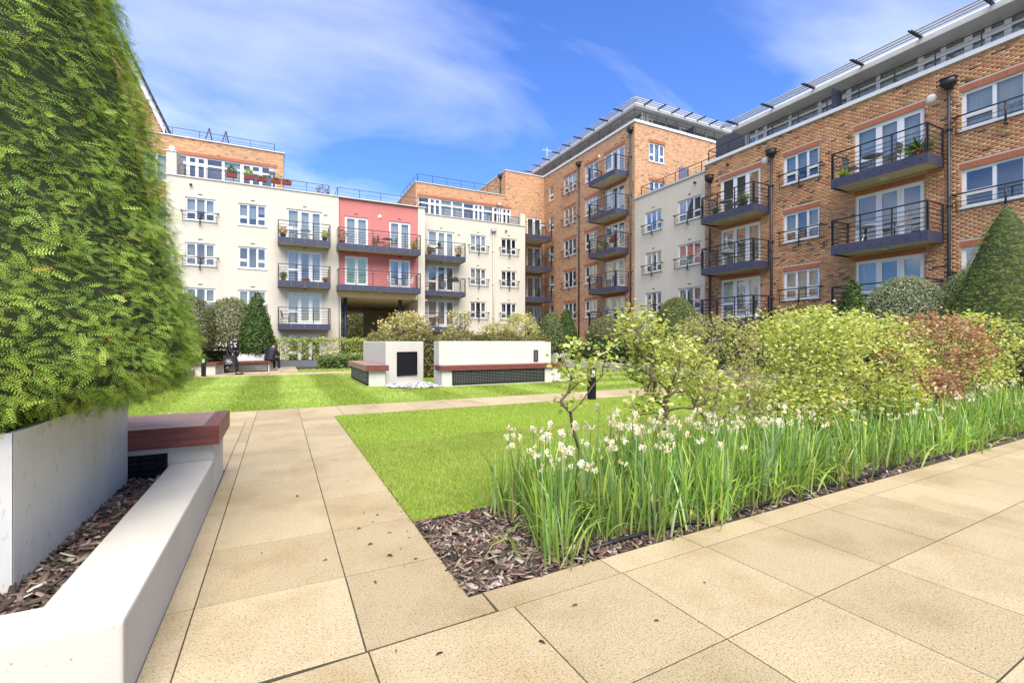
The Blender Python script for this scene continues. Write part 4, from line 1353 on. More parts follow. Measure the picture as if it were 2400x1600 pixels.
RB = bench('timber_bench', 'small red topped bench return at the right end of the rendered wall', 8.52, 9.35, 14.5, 17.4, .50, .655, 6, (8.75, 9.28, 14.56, 17.3, -.05, .498))

# pebbles beside the blocks
def pebbles(name, label, n, poly_ok, x0, x1, y0, y1, smin, smax, z=0.0):
    r = np.random.default_rng(n)
    p = np.stack([r.uniform(x0, x1, n), r.uniform(y0, y1, n), z + r.uniform(0, .03, n)], 1)
    p = p[poly_ok(p)]
    pv = [(.5, 0, .1), (.2, .42, .08), (-.35, .33, .12), (-.48, -.1, .1), (-.1, -.42, .08), (.35, -.33, .11), (.05, .02, .34), (0, 0, -.1)]
    pf = [(i, (i + 1) % 6, 6) for i in range(6)] + [((i + 1) % 6, i, 7) for i in range(6)]
    an = r.uniform(0, 6.28, len(p))
    rot = frames(np.stack([r.normal(0, .2, len(p)), r.normal(0, .2, len(p)), np.ones(len(p))], 1), np.stack([np.cos(an), np.sin(an), 0 * an], 1))
    v, f, c = scatter(pv, pf, p, rot, r.uniform(smin, smax, len(p)), palette(len(p), [(.55, .54, .52), (.40, .39, .38), (.22, .22, .23), (.62, .60, .56), (.12, .12, .13)], [.35, .25, .15, .15, .1], .1))
    put(name, fast_mesh(name, v, f, 'stone_attr', c, False), None, I4, kind='stuff', label=label, category='pebbles')
pebbles('pebbles', 'grey and white pebbles between the two rendered blocks', 2600, lambda p: p[:, 1] > 13.7 + np.maximum(0, (3.5 - p[:, 0]) * .9), 2.95, 4.5, 13.5, 17.5, .06, .13)
pebbles('pebbles', 'small patch of pebbles at the right end of the long bench', 400, lambda p: p[:, 0] > 0, 8.5, 9.3, 13.8, 14.5, .05, .11)

# ---- left far bench with louvres, planters
LF = thing('timber_bench', 'angled red topped bench with louvred front on the far side of the lawn', 'bench', T(-2, 24, 0))
part('base', MB().box(-4.2, -2.42, 23.10, 23.6, -.05, .40), 'garden_render', LF)
part('base', MB().prism([(-2.42, 23.14), (-2.26, 24.26), (-.42, 24.72), (-.40, 25.1), (-2.8, 25.0), (-2.8, 23.6)], -.05, .399), 'garden_render', LF)
for i, (a, c_) in enumerate((((-4.3, 23.02), (-2.36, 23.02)), ((-2.36, 23.02), (-2.20, 24.14)), ((-2.20, 24.14), (-.32, 24.62)))):
    a, c_ = Vector(a), Vector(c_)
    dd = (c_ - a).normalized(); nn = Vector((-dd.y, dd.x))
    part('seat_board', MB().prism([tuple(a), tuple(c_), tuple(c_ + nn * .5), tuple(a + nn * .5)], .402 + .002 * i, .50 + .002 * i), 'wood_red', LF)
grille_part(LF, T(-2.20, 24.262, .03) @ RZ(math.atan2(.48, 1.88)), 1.75, .35, 7)
grille_part(LF, T(-2.45, 23.18, .03) @ RZ(math.atan2(1.12, .16)), 1.05, .35, 7)
def zinc_box(label, x0, x1, y0, y1, z1, mat='zinc'):
    o = thing('planter_box', label, 'planter', T((x0 + x1) / 2, (y0 + y1) / 2, 0))
    mb = MB(); e = .03
    for a in ((x0, x1, y0, y0 + e), (x0, x1, y1 - e, y1), (x0, x0 + e, y0 + e, y1 - e), (x1 - e, x1, y0 + e, y1 - e)):
        mb.box(*a, -.02, z1)
    part('tank', mb, mat, o)
    part('soil', MB().box(x0 + e, x1 - e, y0 + e, y1 - e, 0, z1 - .06), 'soil', o)
    return o
zinc_box('pale zinc planter box behind the angled far bench', -1.72, -.30, 25.15, 26.4, .80)
zinc_box('dark grey raised planter under the clipped see-through hedge', -.35, 3.9, 28.3, 29.4, .36, 'grey_panel')
zinc_box('zinc planter box under the dome and cone topiary right of centre', 14.6, 17.0, 23.4, 25.0, .72)
def low_wall(label, x0, x1, y0, y1, z1):
    o = thing('low_wall', label, 'wall', T((x0 + x1) / 2, (y0 + y1) / 2, 0))
    part('wall', MB().cbox(x0, x1, y0, y1, -.05, z1, .015), 'kerb_white', o)
low_wall('low white edging wall left of the far lawn behind the yew', -3.38, -3.06, 6.2, 22.6, .30)
low_wall('low white edging wall along the right side of the far lawn', 14.42, 14.75, 8.0, 22.4, .34)

# ---- bollard lights
def bollard(label, x, y, h=.76, w=.15):
    o = thing('bollard_light', label, 'bollard light', T(x, y, 0), 'bollard lights')
    part('post', MB().cbox(-w / 2, w / 2, -w / 2, w / 2, -.03, h, .008), 'grille', o, T(x, y, 0))
    f = T(x, y, 0)
    part('lens', MB().box(-.045, .045, -w / 2 - .006, -w / 2 + .01, h - .20, h - .05).box(-w / 2 - .006, -w / 2 + .01, -.045, .045, h - .20, h - .05), 'lamp_lens', o, f)
    return o
bollard('black bollard light by the cross path behind the small leafy whip', 6.77, 9.22)
bollard('black bollard light at the far left beside the angled bench', -2.72, 22.2)
bollard('black bollard light at the far right of the rendered wall', 14.1, 22.2)

# hose along the bed edge
hp = [(1.75 + .35 * i, bed_front(1.75 + .35 * i) + .10 + .025 * math.sin(i * 1.1), .02 + .006 * math.sin(i * .7)) for i in range(26)]
thing('irrigation_hose', 'black irrigation hose lying along the edge of the daffodil bed', 'hose', mesh=MB().tube(hp, .014, 8).mesh('irrigation_hose', 'rubber_black', True))

# ================================================================== plants
def revolve_points(prof, n, r, lo=0.0, hi=2 * math.pi):
    """area-weighted points and outward normals on a surface of revolution, prof = [(radius, z)]"""
    prof = np.asarray(prof, float)
    seg = np.hypot(np.diff(prof[:, 0]), np.diff(prof[:, 1])) * (prof[:-1, 0] + prof[1:, 0] + .02)
    k = r.choice(len(seg), n, p=seg / seg.sum())
    t_ = r.random(n)
    rad = prof[k, 0] + (prof[k + 1, 0] - prof[k, 0]) * t_
    z = prof[k, 1] + (prof[k + 1, 1] - prof[k, 1]) * t_
    an = r.uniform(lo, hi, n)
    dr, dz = prof[k + 1, 0] - prof[k, 0], prof[k + 1, 1] - prof[k, 1]
    nr = unit(np.stack([dz * np.cos(an), dz * np.sin(an), -dr], 1))
    return np.stack([rad * np.cos(an), rad * np.sin(an), z], 1), nr, an

# needle spray of a yew: flat feather of narrow leaves on a twig
def spray_template(pairs=11, length=1.0):
    v, f, tc = [], [], []
    for i in range(pairs):
        y = .08 + .86 * i / (pairs - 1)
        ln = .27 * (1 - .40 * (i / (pairs - 1)) ** 2) * (.75 + .25 * min(1, i / 2))
        for s in (-1, 1):
            n = len(v)
            dx, dy = s * ln * .86, ln * .5
            wd = .019
            v += [(0, y - wd, 0), (dx * .55, y + dy * .5 - wd, .035), (dx, y + dy, .01), (dx * .5, y + dy * .62 + wd * .8, .035)]
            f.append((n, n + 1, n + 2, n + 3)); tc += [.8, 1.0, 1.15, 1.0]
    n = len(v)
    v += [(-.014, 0, -.01), (.014, 0, -.01), (.006, 1.0, .0), (-.006, 1.0, .0)]
    f.append((n, n + 1, n + 2, n + 3)); tc += [.6, .6, .9, .9]
    v = np.asarray(v, float) * [length, length, length]
    v[:, 2] -= .10 * v[:, 1] ** 2
    return v, f, tc
SPR = spray_template(6)
def yew(name, label, cx, cy, prof, n, size, cols, wts, core_k=.93, lo=0.0, hi=2 * math.pi, seed=3, droop=.35, upz=.35, edge=0):
    r = np.random.default_rng(seed)
    o = thing(name, label, 'yew', T(cx, cy, 0))
    p, nr, an = revolve_points(prof, n, r, lo, hi)
    if edge:
        q = revolve_points(prof, edge, r, R(-5), R(60))
        p, nr, an = (np.concatenate([a_, b_]) for a_, b_ in zip((p, nr, an), q)); n += edge
    # clumps: lumpy surface
    lump = .045 * (np.sin(an * 9 + p[:, 2] * 5) * np.sin(p[:, 2] * 7.3 + an * 3) + .6 * np.sin(an * 21 - p[:, 2] * 11))
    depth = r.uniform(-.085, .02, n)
    p = p + nr * (depth + lump)[:, None]
    tang = np.stack([-np.sin(an), np.cos(an), 0 * an], 1)
    fwd = nr * r.uniform(.35, 1.0, (n, 1)) + tang * r.normal(0, .7, (n, 1)) + np.array([0, 0, 1]) * (r.normal(.12, .5, (n, 1)))
    nn = nr * .75 + np.array([0, 0, 1.0]) * .75 + r.normal(0, .45, (n, 3))
    rot = frames(nn, fwd)
    c = palette(n, cols, wts, .13)
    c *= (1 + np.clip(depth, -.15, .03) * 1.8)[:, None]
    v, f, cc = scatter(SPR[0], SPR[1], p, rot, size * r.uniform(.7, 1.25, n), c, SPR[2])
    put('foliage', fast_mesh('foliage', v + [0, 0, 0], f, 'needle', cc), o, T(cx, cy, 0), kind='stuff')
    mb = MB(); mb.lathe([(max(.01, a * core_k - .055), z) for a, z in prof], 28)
    part('dark_core', mb, 'yew_core', o, T(cx, cy, 0), True)  # solid dark core added to block the view through; dark gaps between sprays
    part('trunk', MB().tube([(0, 0, prof[0][1] - .6), (.02, .01, prof[0][1] + .3), (0, 0, prof[-1][1] * .8)], [.10, .085, .03], 8), 'bark_trunk', o, T(cx, cy, 0), True)
    return o
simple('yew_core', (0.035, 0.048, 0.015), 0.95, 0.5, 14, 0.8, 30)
simple('hedge_core', (0.035, 0.048, 0.018), 0.95, 0.5, 14, 0.8, 30)
YC = [(0.281, 0.418, 0.054), (0.402, 0.549, 0.073), (0.172, 0.287, 0.044), (0.625, 0.746, 0.144), (0.636, 0.263, 0.063)]
YW = [.38, .30, .22, .085, .004]
# big yew in the zinc tank; only the sides that can be seen carry sprays
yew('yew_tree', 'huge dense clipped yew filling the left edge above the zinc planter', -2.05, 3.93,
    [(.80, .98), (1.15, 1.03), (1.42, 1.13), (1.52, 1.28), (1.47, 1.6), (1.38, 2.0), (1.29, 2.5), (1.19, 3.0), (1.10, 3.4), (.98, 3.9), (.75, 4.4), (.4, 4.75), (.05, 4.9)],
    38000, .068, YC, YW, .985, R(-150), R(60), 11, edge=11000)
yew('yew_cone', 'big dark yew cone rising beside the brick wing at the right edge', 16.7, 5.0,
    [(1.30, .5), (1.36, 1.3), (1.26, 1.9), (1.02, 2.7), (.74, 3.5), (.42, 4.3), (.2, 4.7), (.03, 4.9)], 9500, .09, [(.19, .26, .035), (.26, .33, .045), (.13, .19, .03), (.33, .39, .07)], [.4, .3, .2, .1], .93, R(60), R(300), 12)

def topiary(name, label, cx, cy, prof, n, size, cols, wts=None, seed=1, fuzz=.05, core=True, trunk=None, group=None, tmpl='dia', see=0.0):
    r = np.random.default_rng(seed)
    o = thing(name, label, 'topiary', T(cx, cy, 0), group)
    p, nr, an = revolve_points(prof, n, r)
    lump = .03 * np.sin(an * 5 + p[:, 2] * 3 + seed) + .02 * np.sin(an * 11 - p[:, 2] * 8)
    p = p + nr * (r.uniform(-fuzz * 2, fuzz, n) + lump)[:, None]
    nn = nr + r.normal(0, .55, (n, 3)) + [0, 0, .25]
    fwd = r.normal(0, 1, (n, 3)) + [0, 0, .4]
    c = palette(n, cols, wts, .16)
    v, f, cc = scatter(DIA_V, DIA_F, p, frames(nn, fwd), size * r.uniform(.7, 1.3, n), c, [.8, 1, 1.1, 1])
    put('foliage', fast_mesh('foliage', v, f, 'leaf', cc), o, T(cx, cy, 0), kind='stuff')
    if core:
        mb = MB(); mb.lathe([(max(.01, a - .10), z) for a, z in prof], 20)
        part('dark_core', mb, 'hedge_core', o, T(cx, cy, 0), True)  # added dark filler, stands in for the dim inside of the bush
    z0 = prof[0][1]
    if trunk:
        for k in range(trunk):
            a = 6.28 * k / trunk + seed
            part('stem', MB().tube([(0.05 * math.cos(a), .05 * math.sin(a), 0), (.16 * math.cos(a), .16 * math.sin(a), z0 * .6), (.5 * math.cos(a), .5 * math.sin(a), z0 + .4)], [.05, .04, .025], 6), 'bark_pale', o, T(cx, cy, 0), True)
    else:
        part('stem', MB().tube([(0, 0, 0), (0, 0, z0 + .4)], [.07, .06], 7), 'bark_trunk', o, T(cx, cy, 0), True)
    return o
def dome(rx, z0, z1, n=9, belly=.25):
    """egg-shaped clipped dome"""
    out = [(rx * .80, z0), (rx * .93, z0 + (z1 - z0) * .08)]
    for i in range(n + 1):
        a = math.pi / 2 * i / n
        out.append((rx * math.cos(a) + .01, z0 + (z1 - z0) * (belly + (1 - belly) * math.sin(a))))
    return out
def cone(rx, z0, z1):
    return [(rx * .9, z0), (rx, z0 + (z1 - z0) * .14), (rx * .82, z0 + (z1 - z0) * .4), (rx * .52, z0 + (z1 - z0) * .72), (rx * .22, z0 + (z1 - z0) * .93), (.02, z1)]
GR_D = [(0.111, 0.169, 0.046), (0.169, 0.227, 0.065), (0.072, 0.117, 0.033), (0.247, 0.286, 0.104), (0.208, 0.156, 0.078)]
GR_B = [(0.156, 0.195, 0.065), (0.221, 0.247, 0.098), (0.104, 0.13, 0.046), (0.273, 0.273, 0.143), (0.195, 0.156, 0.078)]
GR_W = [(.25, .28, .14), (.36, .385, .24), (.17, .205, .085), (.47, .49, .34), (.11, .14, .055)]
YEWC = [(.06, .115, .022), (.09, .15, .03), (.04, .08, .016), (.12, .18, .04)]
topiary('topiary_dome', 'large clipped olive green dome in front of the narrow cream block', 16.8, 16.2, dome(1.08, .9, 3.45), 20000, .065, GR_D, None, 21, .03)
topiary('topiary_dome', 'clipped brownish olive dome at the foot of the tall brick block', 16.4, 20.9, dome(1.12, 1.35, 2.75, belly=.15), 9000, .09, GR_B, None, 22)
topiary('topiary_dome', 'small clipped dome touching the dark cone right of the rendered wall', 14.9, 24.4, dome(.95, .7, 3.1), 7000, .10, GR_D, None, 23)
topiary('topiary_cone', 'dark green clipped cone in the zinc box right of the rendered wall', 15.75, 24.0, cone(.72, .7, 3.45), 6500, .10, YEWC, None, 24)
topiary('topiary_cone', 'little dark cone in front of the brick wing beside the pale domes', 17.6, 9.06, cone(.62, .9, 3.55), 6000, .09, YEWC, None, 25)
topiary('topiary_dome', 'broad pale variegated dome left of the big yew cone', 16.8, 7.2, dome(1.18, .9, 3.32), 26000, .052, GR_W, None, 26, .03)
topiary('topiary_dome', 'pale variegated dome half hidden behind the big yew cone', 17.9, 5.9, dome(1.12, .9, 3.55), 22000, .055, GR_W, None, 27, .03)
topiary('ball_tree', 'round olive ball tree on bare stems left of the far cone', -2.15, 27.2, dome(1.12, 1.25, 3.55, belly=.35), 11000, .095, GR_B, None, 28, .10, False, 4)
topiary('ball_tree', 'second olive ball tree half hidden behind the big yew', -3.95, 26.4, dome(1.15, 1.1, 3.6, belly=.35), 11000, .095, GR_B, None, 29, .10, False, 4)
topiary('topiary_cone', 'dark green cone in the pale zinc box behind the far bench', -.98, 25.8, cone(.78, .75, 3.75), 6500, .11, YEWC, None, 30)

def hedge_box(name, label, x0, x1, y0, y1, z0, z1, n, size, cols, wts=None, seed=1, core=True, stems=0, cat='hedge', arch=0.0):
    r = np.random.default_rng(seed)
    o = thing(name, label, cat, T((x0 + x1) / 2, (y0 + y1) / 2, 0))
    p = np.stack([r.uniform(x0, x1, n), r.uniform(y0, y1, n), r.uniform(z0, z1, n)], 1)
    k = r.integers(0, 4, n)                        # push most leaves to the faces
    p[k == 0, 1] = y0 + r.uniform(-.05, .08, (k == 0).sum()); p[k == 1, 2] = z1 + r.uniform(-.08, .05, (k == 1).sum())
    p[k == 2, 0] = np.where(r.random((k == 2).sum()) < .5, x0, x1) + r.uniform(-.05, .05, (k == 2).sum())
    p[:, 2] += arch * np.sin(p[:, 0] * 3.1 + seed) + .05 * np.sin(p[:, 0] * 7 + p[:, 1] * 3)
    nn = r.normal(0, .6, (n, 3)) + [0, -.4, .7]
    v, f, cc = scatter(DIA_V, DIA_F, p, frames(nn, r.normal(0, 1, (n, 3))), size * r.uniform(.7, 1.3, n), palette(n, cols, wts, .18), [.8, 1, 1.1, 1])
    put('foliage', fast_mesh('foliage', v, f, 'leaf', cc), o, I4, kind='stuff')
    if core:
        part('dark_core', MB().box(x0 + .15, x1 - .15, y0 + .15, y1 - .15, max(0, z0 - .3), z1 - .16), 'hedge_core', o)  # dark box added inside so the hedge is not see-through
    for i in range(stems):
        x = x0 + (x1 - x0) * (i + .5) / stems
        part('stem', MB().tube([(x, (y0 + y1) / 2, 0), (x + r.normal(0, .1), (y0 + y1) / 2, z1 * .7)], [.025, .012], 5), 'bark_trunk', o, I4, True)
    return o
LIME = [(.34, .42, .06), (.44, .50, .11), (.25, .33, .045), (.52, .55, .20), (.17, .23, .04)]
hedge_box('clipped_hedge', 'thin lime green see-through hedge in the dark grey planter', -.2, 5.6, 28.5, 29.2, .38, 1.52, 5200, .11, LIME + [(.30, .22, .10)], None, 41, False, 14)
hedge_box('shrub_border', 'mixed leafy green border in front of the far left hedge', 1.9, 5.0, 25.7, 26.9, .0, .62, 2600, .13, [(.10, .17, .04), (.16, .24, .05), (.06, .11, .03), (.25, .30, .08)], None, 42, True)
RG = [(.16, .20, .05), (.10, .15, .035), (.27, .12, .055), (.24, .24, .09), (.34, .17, .10)]
hedge_box('photinia_hedge', 'red and green hedge behind the rendered blocks', 3.2, 10.5, 17.6, 19.6, .0, 1.62, 15000, .10, RG, [.3, .25, .2, .15, .1], 43, True, arch=.12)
hedge_box('laurel_shrub', 'dark glossy laurel hedge under the domes along the right edging wall', 14.9, 16.6, 13.0, 22.8, .0, 1.25, 9000, .13, [(.05, .10, .025), (.09, .15, .035), (.14, .20, .06), (.03, .06, .02)], None, 44, True, arch=.15)
hedge_box('evergreen_hedge', 'dark evergreen hedge at the foot of the brick wing', 18.6, 20.4, 4.0, 18.0, .0, 1.9, 7000, .14, [(.05, .09, .025), (.08, .13, .03), (.12, .17, .05)], None, 45, True, arch=.15)
hedge_box('evergreen_hedge', 'tall dark hedge west of the far lawn behind the big yew', -9.5, -7.8, 8.0, 27.0, .0, 2.2, 6000, .16, [(.06, .10, .03), (.10, .15, .04), (.14, .19, .06)], None, 48, True, arch=.15)
hedge_box('evergreen_hedge', 'dark low hedge behind the ball trees at far left', -6.5, -2.2, 27.8, 28.8, .0, 1.1, 3000, .14, [(.06, .10, .03), (.10, .15, .04), (.16, .20, .07)], None, 46, True)

# ---- shrubs grown from a branching skeleton
def grow(base, pts, kink, r):
    """connect each tip to the nearest node nearer the root; returns nodes, parents"""
    nodes, par, cost = [base], [-1], [0.0]
    order = np.argsort(np.linalg.norm(pts - base, axis=1))
    for i in order:
        p = pts[i]
        A_ = np.asarray(nodes)
        d = np.linalg.norm(A_ - p, axis=1)
        k = int(np.argmin(d + .25 * np.asarray(cost) + 1.5 * np.maximum(0, A_[:, 2] - p[2])))
        q = A_[k]; L_ = d[k]
        m = max(1, int(L_ / .16))
        for j in range(1, m + 1):
            x = q + (p - q) * j / m + (r.normal(0, kink * L_ / m, 3) if j < m else 0)
            nodes.append(x); par.append(k if j == 1 else len(nodes) - 2); cost.append(cost[par[-1]] + L_ / m)
    return np.asarray(nodes), par
def branches_mesh(nodes, par, r0, rmin, mat, name='branches'):
    n = len(nodes)
    w = np.zeros(n)
    kids = np.bincount([p for p in par if p >= 0], minlength=n)
    for i in range(n - 1, 0, -1):
        if kids[i] == 0:
            w[i] += 1
        w[par[i]] += w[i]
    rad = np.maximum(rmin, r0 * np.sqrt(w / max(w[0], 1)))
    V_, F_ = [], []
    for i in range(1, n):
        a, b = nodes[par[i]], nodes[i]
        d = unit((b - a)[None])[0]
        s = np.cross(d, [0, 0, 1.0]); s = s / (np.linalg.norm(s) + 1e-6) if np.linalg.norm(s) > 1e-3 else np.array([1.0, 0, 0])
        t_ = np.cross(d, s)
        k = 6 if rad[i] > .008 else 4
        o = len(V_)
        ra, rb = (min(rad[par[i]], rad[i] * 1.35), rad[i])
        for q in range(k):
            an = 2 * math.pi * q / k
            V_.append(a + (s * math.cos(an) + t_ * math.sin(an)) * ra)
        for q in range(k):
            an = 2 * math.pi * q / k
            V_.append(b + (s * math.cos(an) + t_ * math.sin(an)) * rb)
        for q in range(k):
            q2 = (q + 1) % k
            F_.append((o + q, o + q2, o + k + q2, o + k + q))
    return fast_mesh(name, np.asarray(V_), np.asarray(F_), mat, None, True)
def shrub(name, label, base, blobs, ntips, leaves_per, size, cols, wts, seed, r0=.035, bark='bark_trunk', spread=.09, horiz=.75, cat='shrub', stems=1, rmin=.0025, tmpl='leaf', hollow=.35, group=None):
    """blobs: (centre xyz, radii xyz, weight) relative to base"""
    r = np.random.default_rng(seed)
    o = thing(name, label, cat, T(*base), group)
    wts_b = np.array([b[2] for b in blobs], float); wts_b /= wts_b.sum()
    k = r.choice(len(blobs), ntips, p=wts_b)
    d = unit(r.normal(0, 1, (ntips, 3))) * (r.uniform(hollow, 1, (ntips, 1)) ** (1 / 2.2))
    tips = np.array([blobs[i][0] for i in k]) + d * np.array([blobs[i][1] for i in k])
    tips = tips[tips[:, 2] > .12]
    nodes, par = grow(np.zeros(3), tips, .25, r)
    put('branches', branches_mesh(nodes, par, r0, rmin, bark), o, T(*base))
    kids = np.bincount([p for p in par if p >= 0], minlength=len(nodes))
    ends = np.where(kids == 0)[0]
    tipdir = unit(nodes[ends] - nodes[np.asarray(par)[ends]])
    n = len(ends) * leaves_per
    i = np.repeat(np.arange(len(ends)), leaves_per)
    p = nodes[ends][i] + r.normal(0, spread, (n, 3)) * [1, 1, .7] - tipdir[i] * r.uniform(0, spread * 1.2, (n, 1))
    nn = np.array([0, 0, 1.0]) * horiz + r.normal(0, .42, (n, 3))
    fwd = tipdir[i] * .6 + r.normal(0, .8, (n, 3)) + [0, 0, -.15]
    tv, tf = (LEAF_V, LEAF_F3) if tmpl == 'leaf' else (DIA_V, DIA_F)
    tc = [.85, 1, 1.05, 1.1, 1.05, 1, .9] if tmpl == 'leaf' else [.85, 1, 1.1, 1]
    v, f, c = scatter(tv, tf, p, frames(nn, fwd), size * r.uniform(.6, 1.25, n), palette(n, cols, wts, .14), tc)
    put('leaves', fast_mesh('leaves', v, f, 'leaf', c), o, T(*base), kind='stuff')
    return o
FRESH = [(.46, .50, .11), (.56, .59, .21), (.35, .41, .07), (.64, .65, .34), (.50, .48, .12), (.25, .31, .05)]
FW_ = [.28, .22, .2, .12, .1, .08]
shrub('young_hazel', 'slender young whip with pale leaves in front of the bollard', (2.40, 3.32, 0), [((.0, .05, 1.22), (.26, .22, .20), 1.0), ((-.2, .0, .86), (.10, .12, .14), .14)], 80, 16, .055, FRESH, FW_, 51, .014, 'bark_trunk', .055)
shrub('hazel_tree', 'small forked tree with lime leaves rising from the daffodils', (3.46, 3.42, 0), [((.05, .1, 1.15), (.42, .40, .33), 1.0), ((-.30, .12, 1.52), (.26, .2, .22), .42), ((.5, .0, .95), (.28, .3, .2), .35), ((-.22, 0, .78), (.22, .2, .14), .2)], 340, 24, .052, FRESH, FW_, 52, .032, 'bark_trunk', .07)
shrub('hazel_tree', 'bare twigged shrub with tiny opening leaves behind the forked tree', (4.50, 3.75, 0), [((.15, .15, 1.30), (.66, .5, .46), 1.0), ((.25, 0, .75), (.6, .45, .3), .5)], 560, 16, .042, [(.38, .40, .12), (.46, .46, .20), (.30, .30, .09), (.34, .22, .11)], [.4, .25, .2, .15], 53, .034, 'bark_pale', .045)
shrub('hornbeam_shrub', 'dense lime green shrub, largest of the row above the daffodils', (6.1, 3.85, 0), [((.1, 0, 1.15), (.95, .72, .72), 1.0), ((-.3, -.2, .62), (.75, .55, .3), .35), ((.5, -.1, 1.5), (.6, .5, .35), .4)], 820, 25, .054, FRESH, FW_, 54, .03, 'bark_trunk', .08)
shrub('hornbeam_shrub', 'lime green shrub touching the left of the copper brown shrub', (8.0, 4.0, 0), [((0, 0, 1.1), (1.0, .75, .75), 1.0), ((0, -.3, .6), (.8, .5, .3), .3)], 680, 25, .058, FRESH, FW_, 55, .03, 'bark_trunk', .09)
shrub('copper_beech_shrub', 'copper brown leafy shrub among the lime green row', (10.6, 4.15, 0), [((0, 0, 1.2), (1.05, .8, .75), 1.0), ((-1.1, -.35, .65), (.75, .4, .35), .5)], 660, 27, .062,
      [(.36, .16, .09), (.46, .26, .17), (.27, .10, .06), (.56, .41, .30), (.44, .45, .13)], [.32, .25, .18, .17, .08], 56, .03, 'bark_trunk', .09)
shrub('hornbeam_shrub', 'lime green shrub at the right edge past the copper brown one', (13.3, 4.5, 0), [((0, 0, 1.2), (1.3, .8, .85), 1.0), ((-.8, -.3, .7), (.9, .5, .4), .4)], 600, 25, .068, FRESH, FW_, 57, .03, 'bark_trunk', .10)
shrub('hornbeam_shrub', 'loose lime green shrub behind the big lime shrub near the edging wall', (9.2, 5.6, 0), [((0, 0, 1.1), (1.2, .7, .75), 1.0)], 460, 24, .068, FRESH, FW_, 58, .03, 'bark_trunk', .10)
# pieris and others behind the rendered blocks
PIER = [(.62, .54, .28), (.68, .62, .38), (.54, .47, .18), (.40, .40, .11), (.62, .44, .28), (.25, .29, .06)]
shrub('pieris_bush', 'big rounded cream and pink pieris behind the square vent block', (4.5, 18.6, 0), [((0, 0, 1.85), (1.02, .9, .75), 1.0), ((.35, 0, 2.1), (.5, .5, .42), .3)], 420, 18, .11, PIER, None, 61, .05, 'bark_trunk', .11, tmpl='dia')
shrub('pieris_bush', 'slim open pieris with bare lower stems behind the long rendered wall', (7.0, 19.4, 0), [((.1, 0, 2.25), (.6, .5, .55), 1.0), ((-.4, 0, 1.65), (.5, .4, .35), .5)], 190, 16, .11, PIER, None, 62, .05, 'bark_trunk', .10, tmpl='dia')
shrub('pieris_bush', 'low cream pieris left of the tallest one above the rendered wall', (8.6, 18.6, 0), [((0, 0, 1.7), (.8, .7, .55), 1.0)], 240, 17, .11, PIER, None, 63, .05, 'bark_trunk', .11, tmpl='dia')
shrub('pieris_bush', 'tall yellow cream pieris above the right half of the rendered wall', (10.0, 19.2, 0), [((0, 0, 1.95), (.80, .8, .8), 1.0)], 320, 17, .11, [(.62, .56, .22), (.68, .62, .31), (.52, .49, .16), (.37, .39, .10)], None, 64, .05, 'bark_trunk', .11, tmpl='dia')
shrub('laurel_bush', 'dark green leafy bush between the cream pieris bushes', (7.7, 18.0, 0), [((0, 0, 1.35), (.55, .5, .4), 1.0)], 90, 12, .13, [(.09, .15, .04), (.15, .22, .07), (.06, .10, .03)], None, 65, .04, 'bark_trunk', .11, tmpl='dia')
shrub('amelanchier_tree', 'young tree leaning over the right edging wall with pale trunk', (15.0, 16.9, 0), [((.2, .2, 1.9), (1.0, .9, .6), 1.0)], 150, 8, .09, FRESH, FW_, 66, .06, 'bark_pale', .10, tmpl='dia')
hedge_box('boundary_hedge', 'leafy green hedge beyond the far end of the passage', -2, 16, 61, 63, .0, 5.2, 9000, .34, [(.14, .19, .05), (.22, .28, .07), (.10, .13, .035), (.28, .2, .10)], None, 47, True, arch=.4)
for i, (x, y, lb) in enumerate(((5.2, 58, 'leafy tree seen through the passage, left of the two'), (8.5, 60, 'leafy tree seen through the passage, right of the two'))):
    shrub('street_tree', lb, (x, y, 0), [((0, 0, 2.6), (2.2, 1.6, 2.2), 1.0)], 260, 14, .22, [(.12, .17, .04), (.20, .25, .06), (.08, .11, .03), (.25, .17, .08)], None, 70 + i, .12, 'bark_trunk', .25, tmpl='dia', cat='tree')

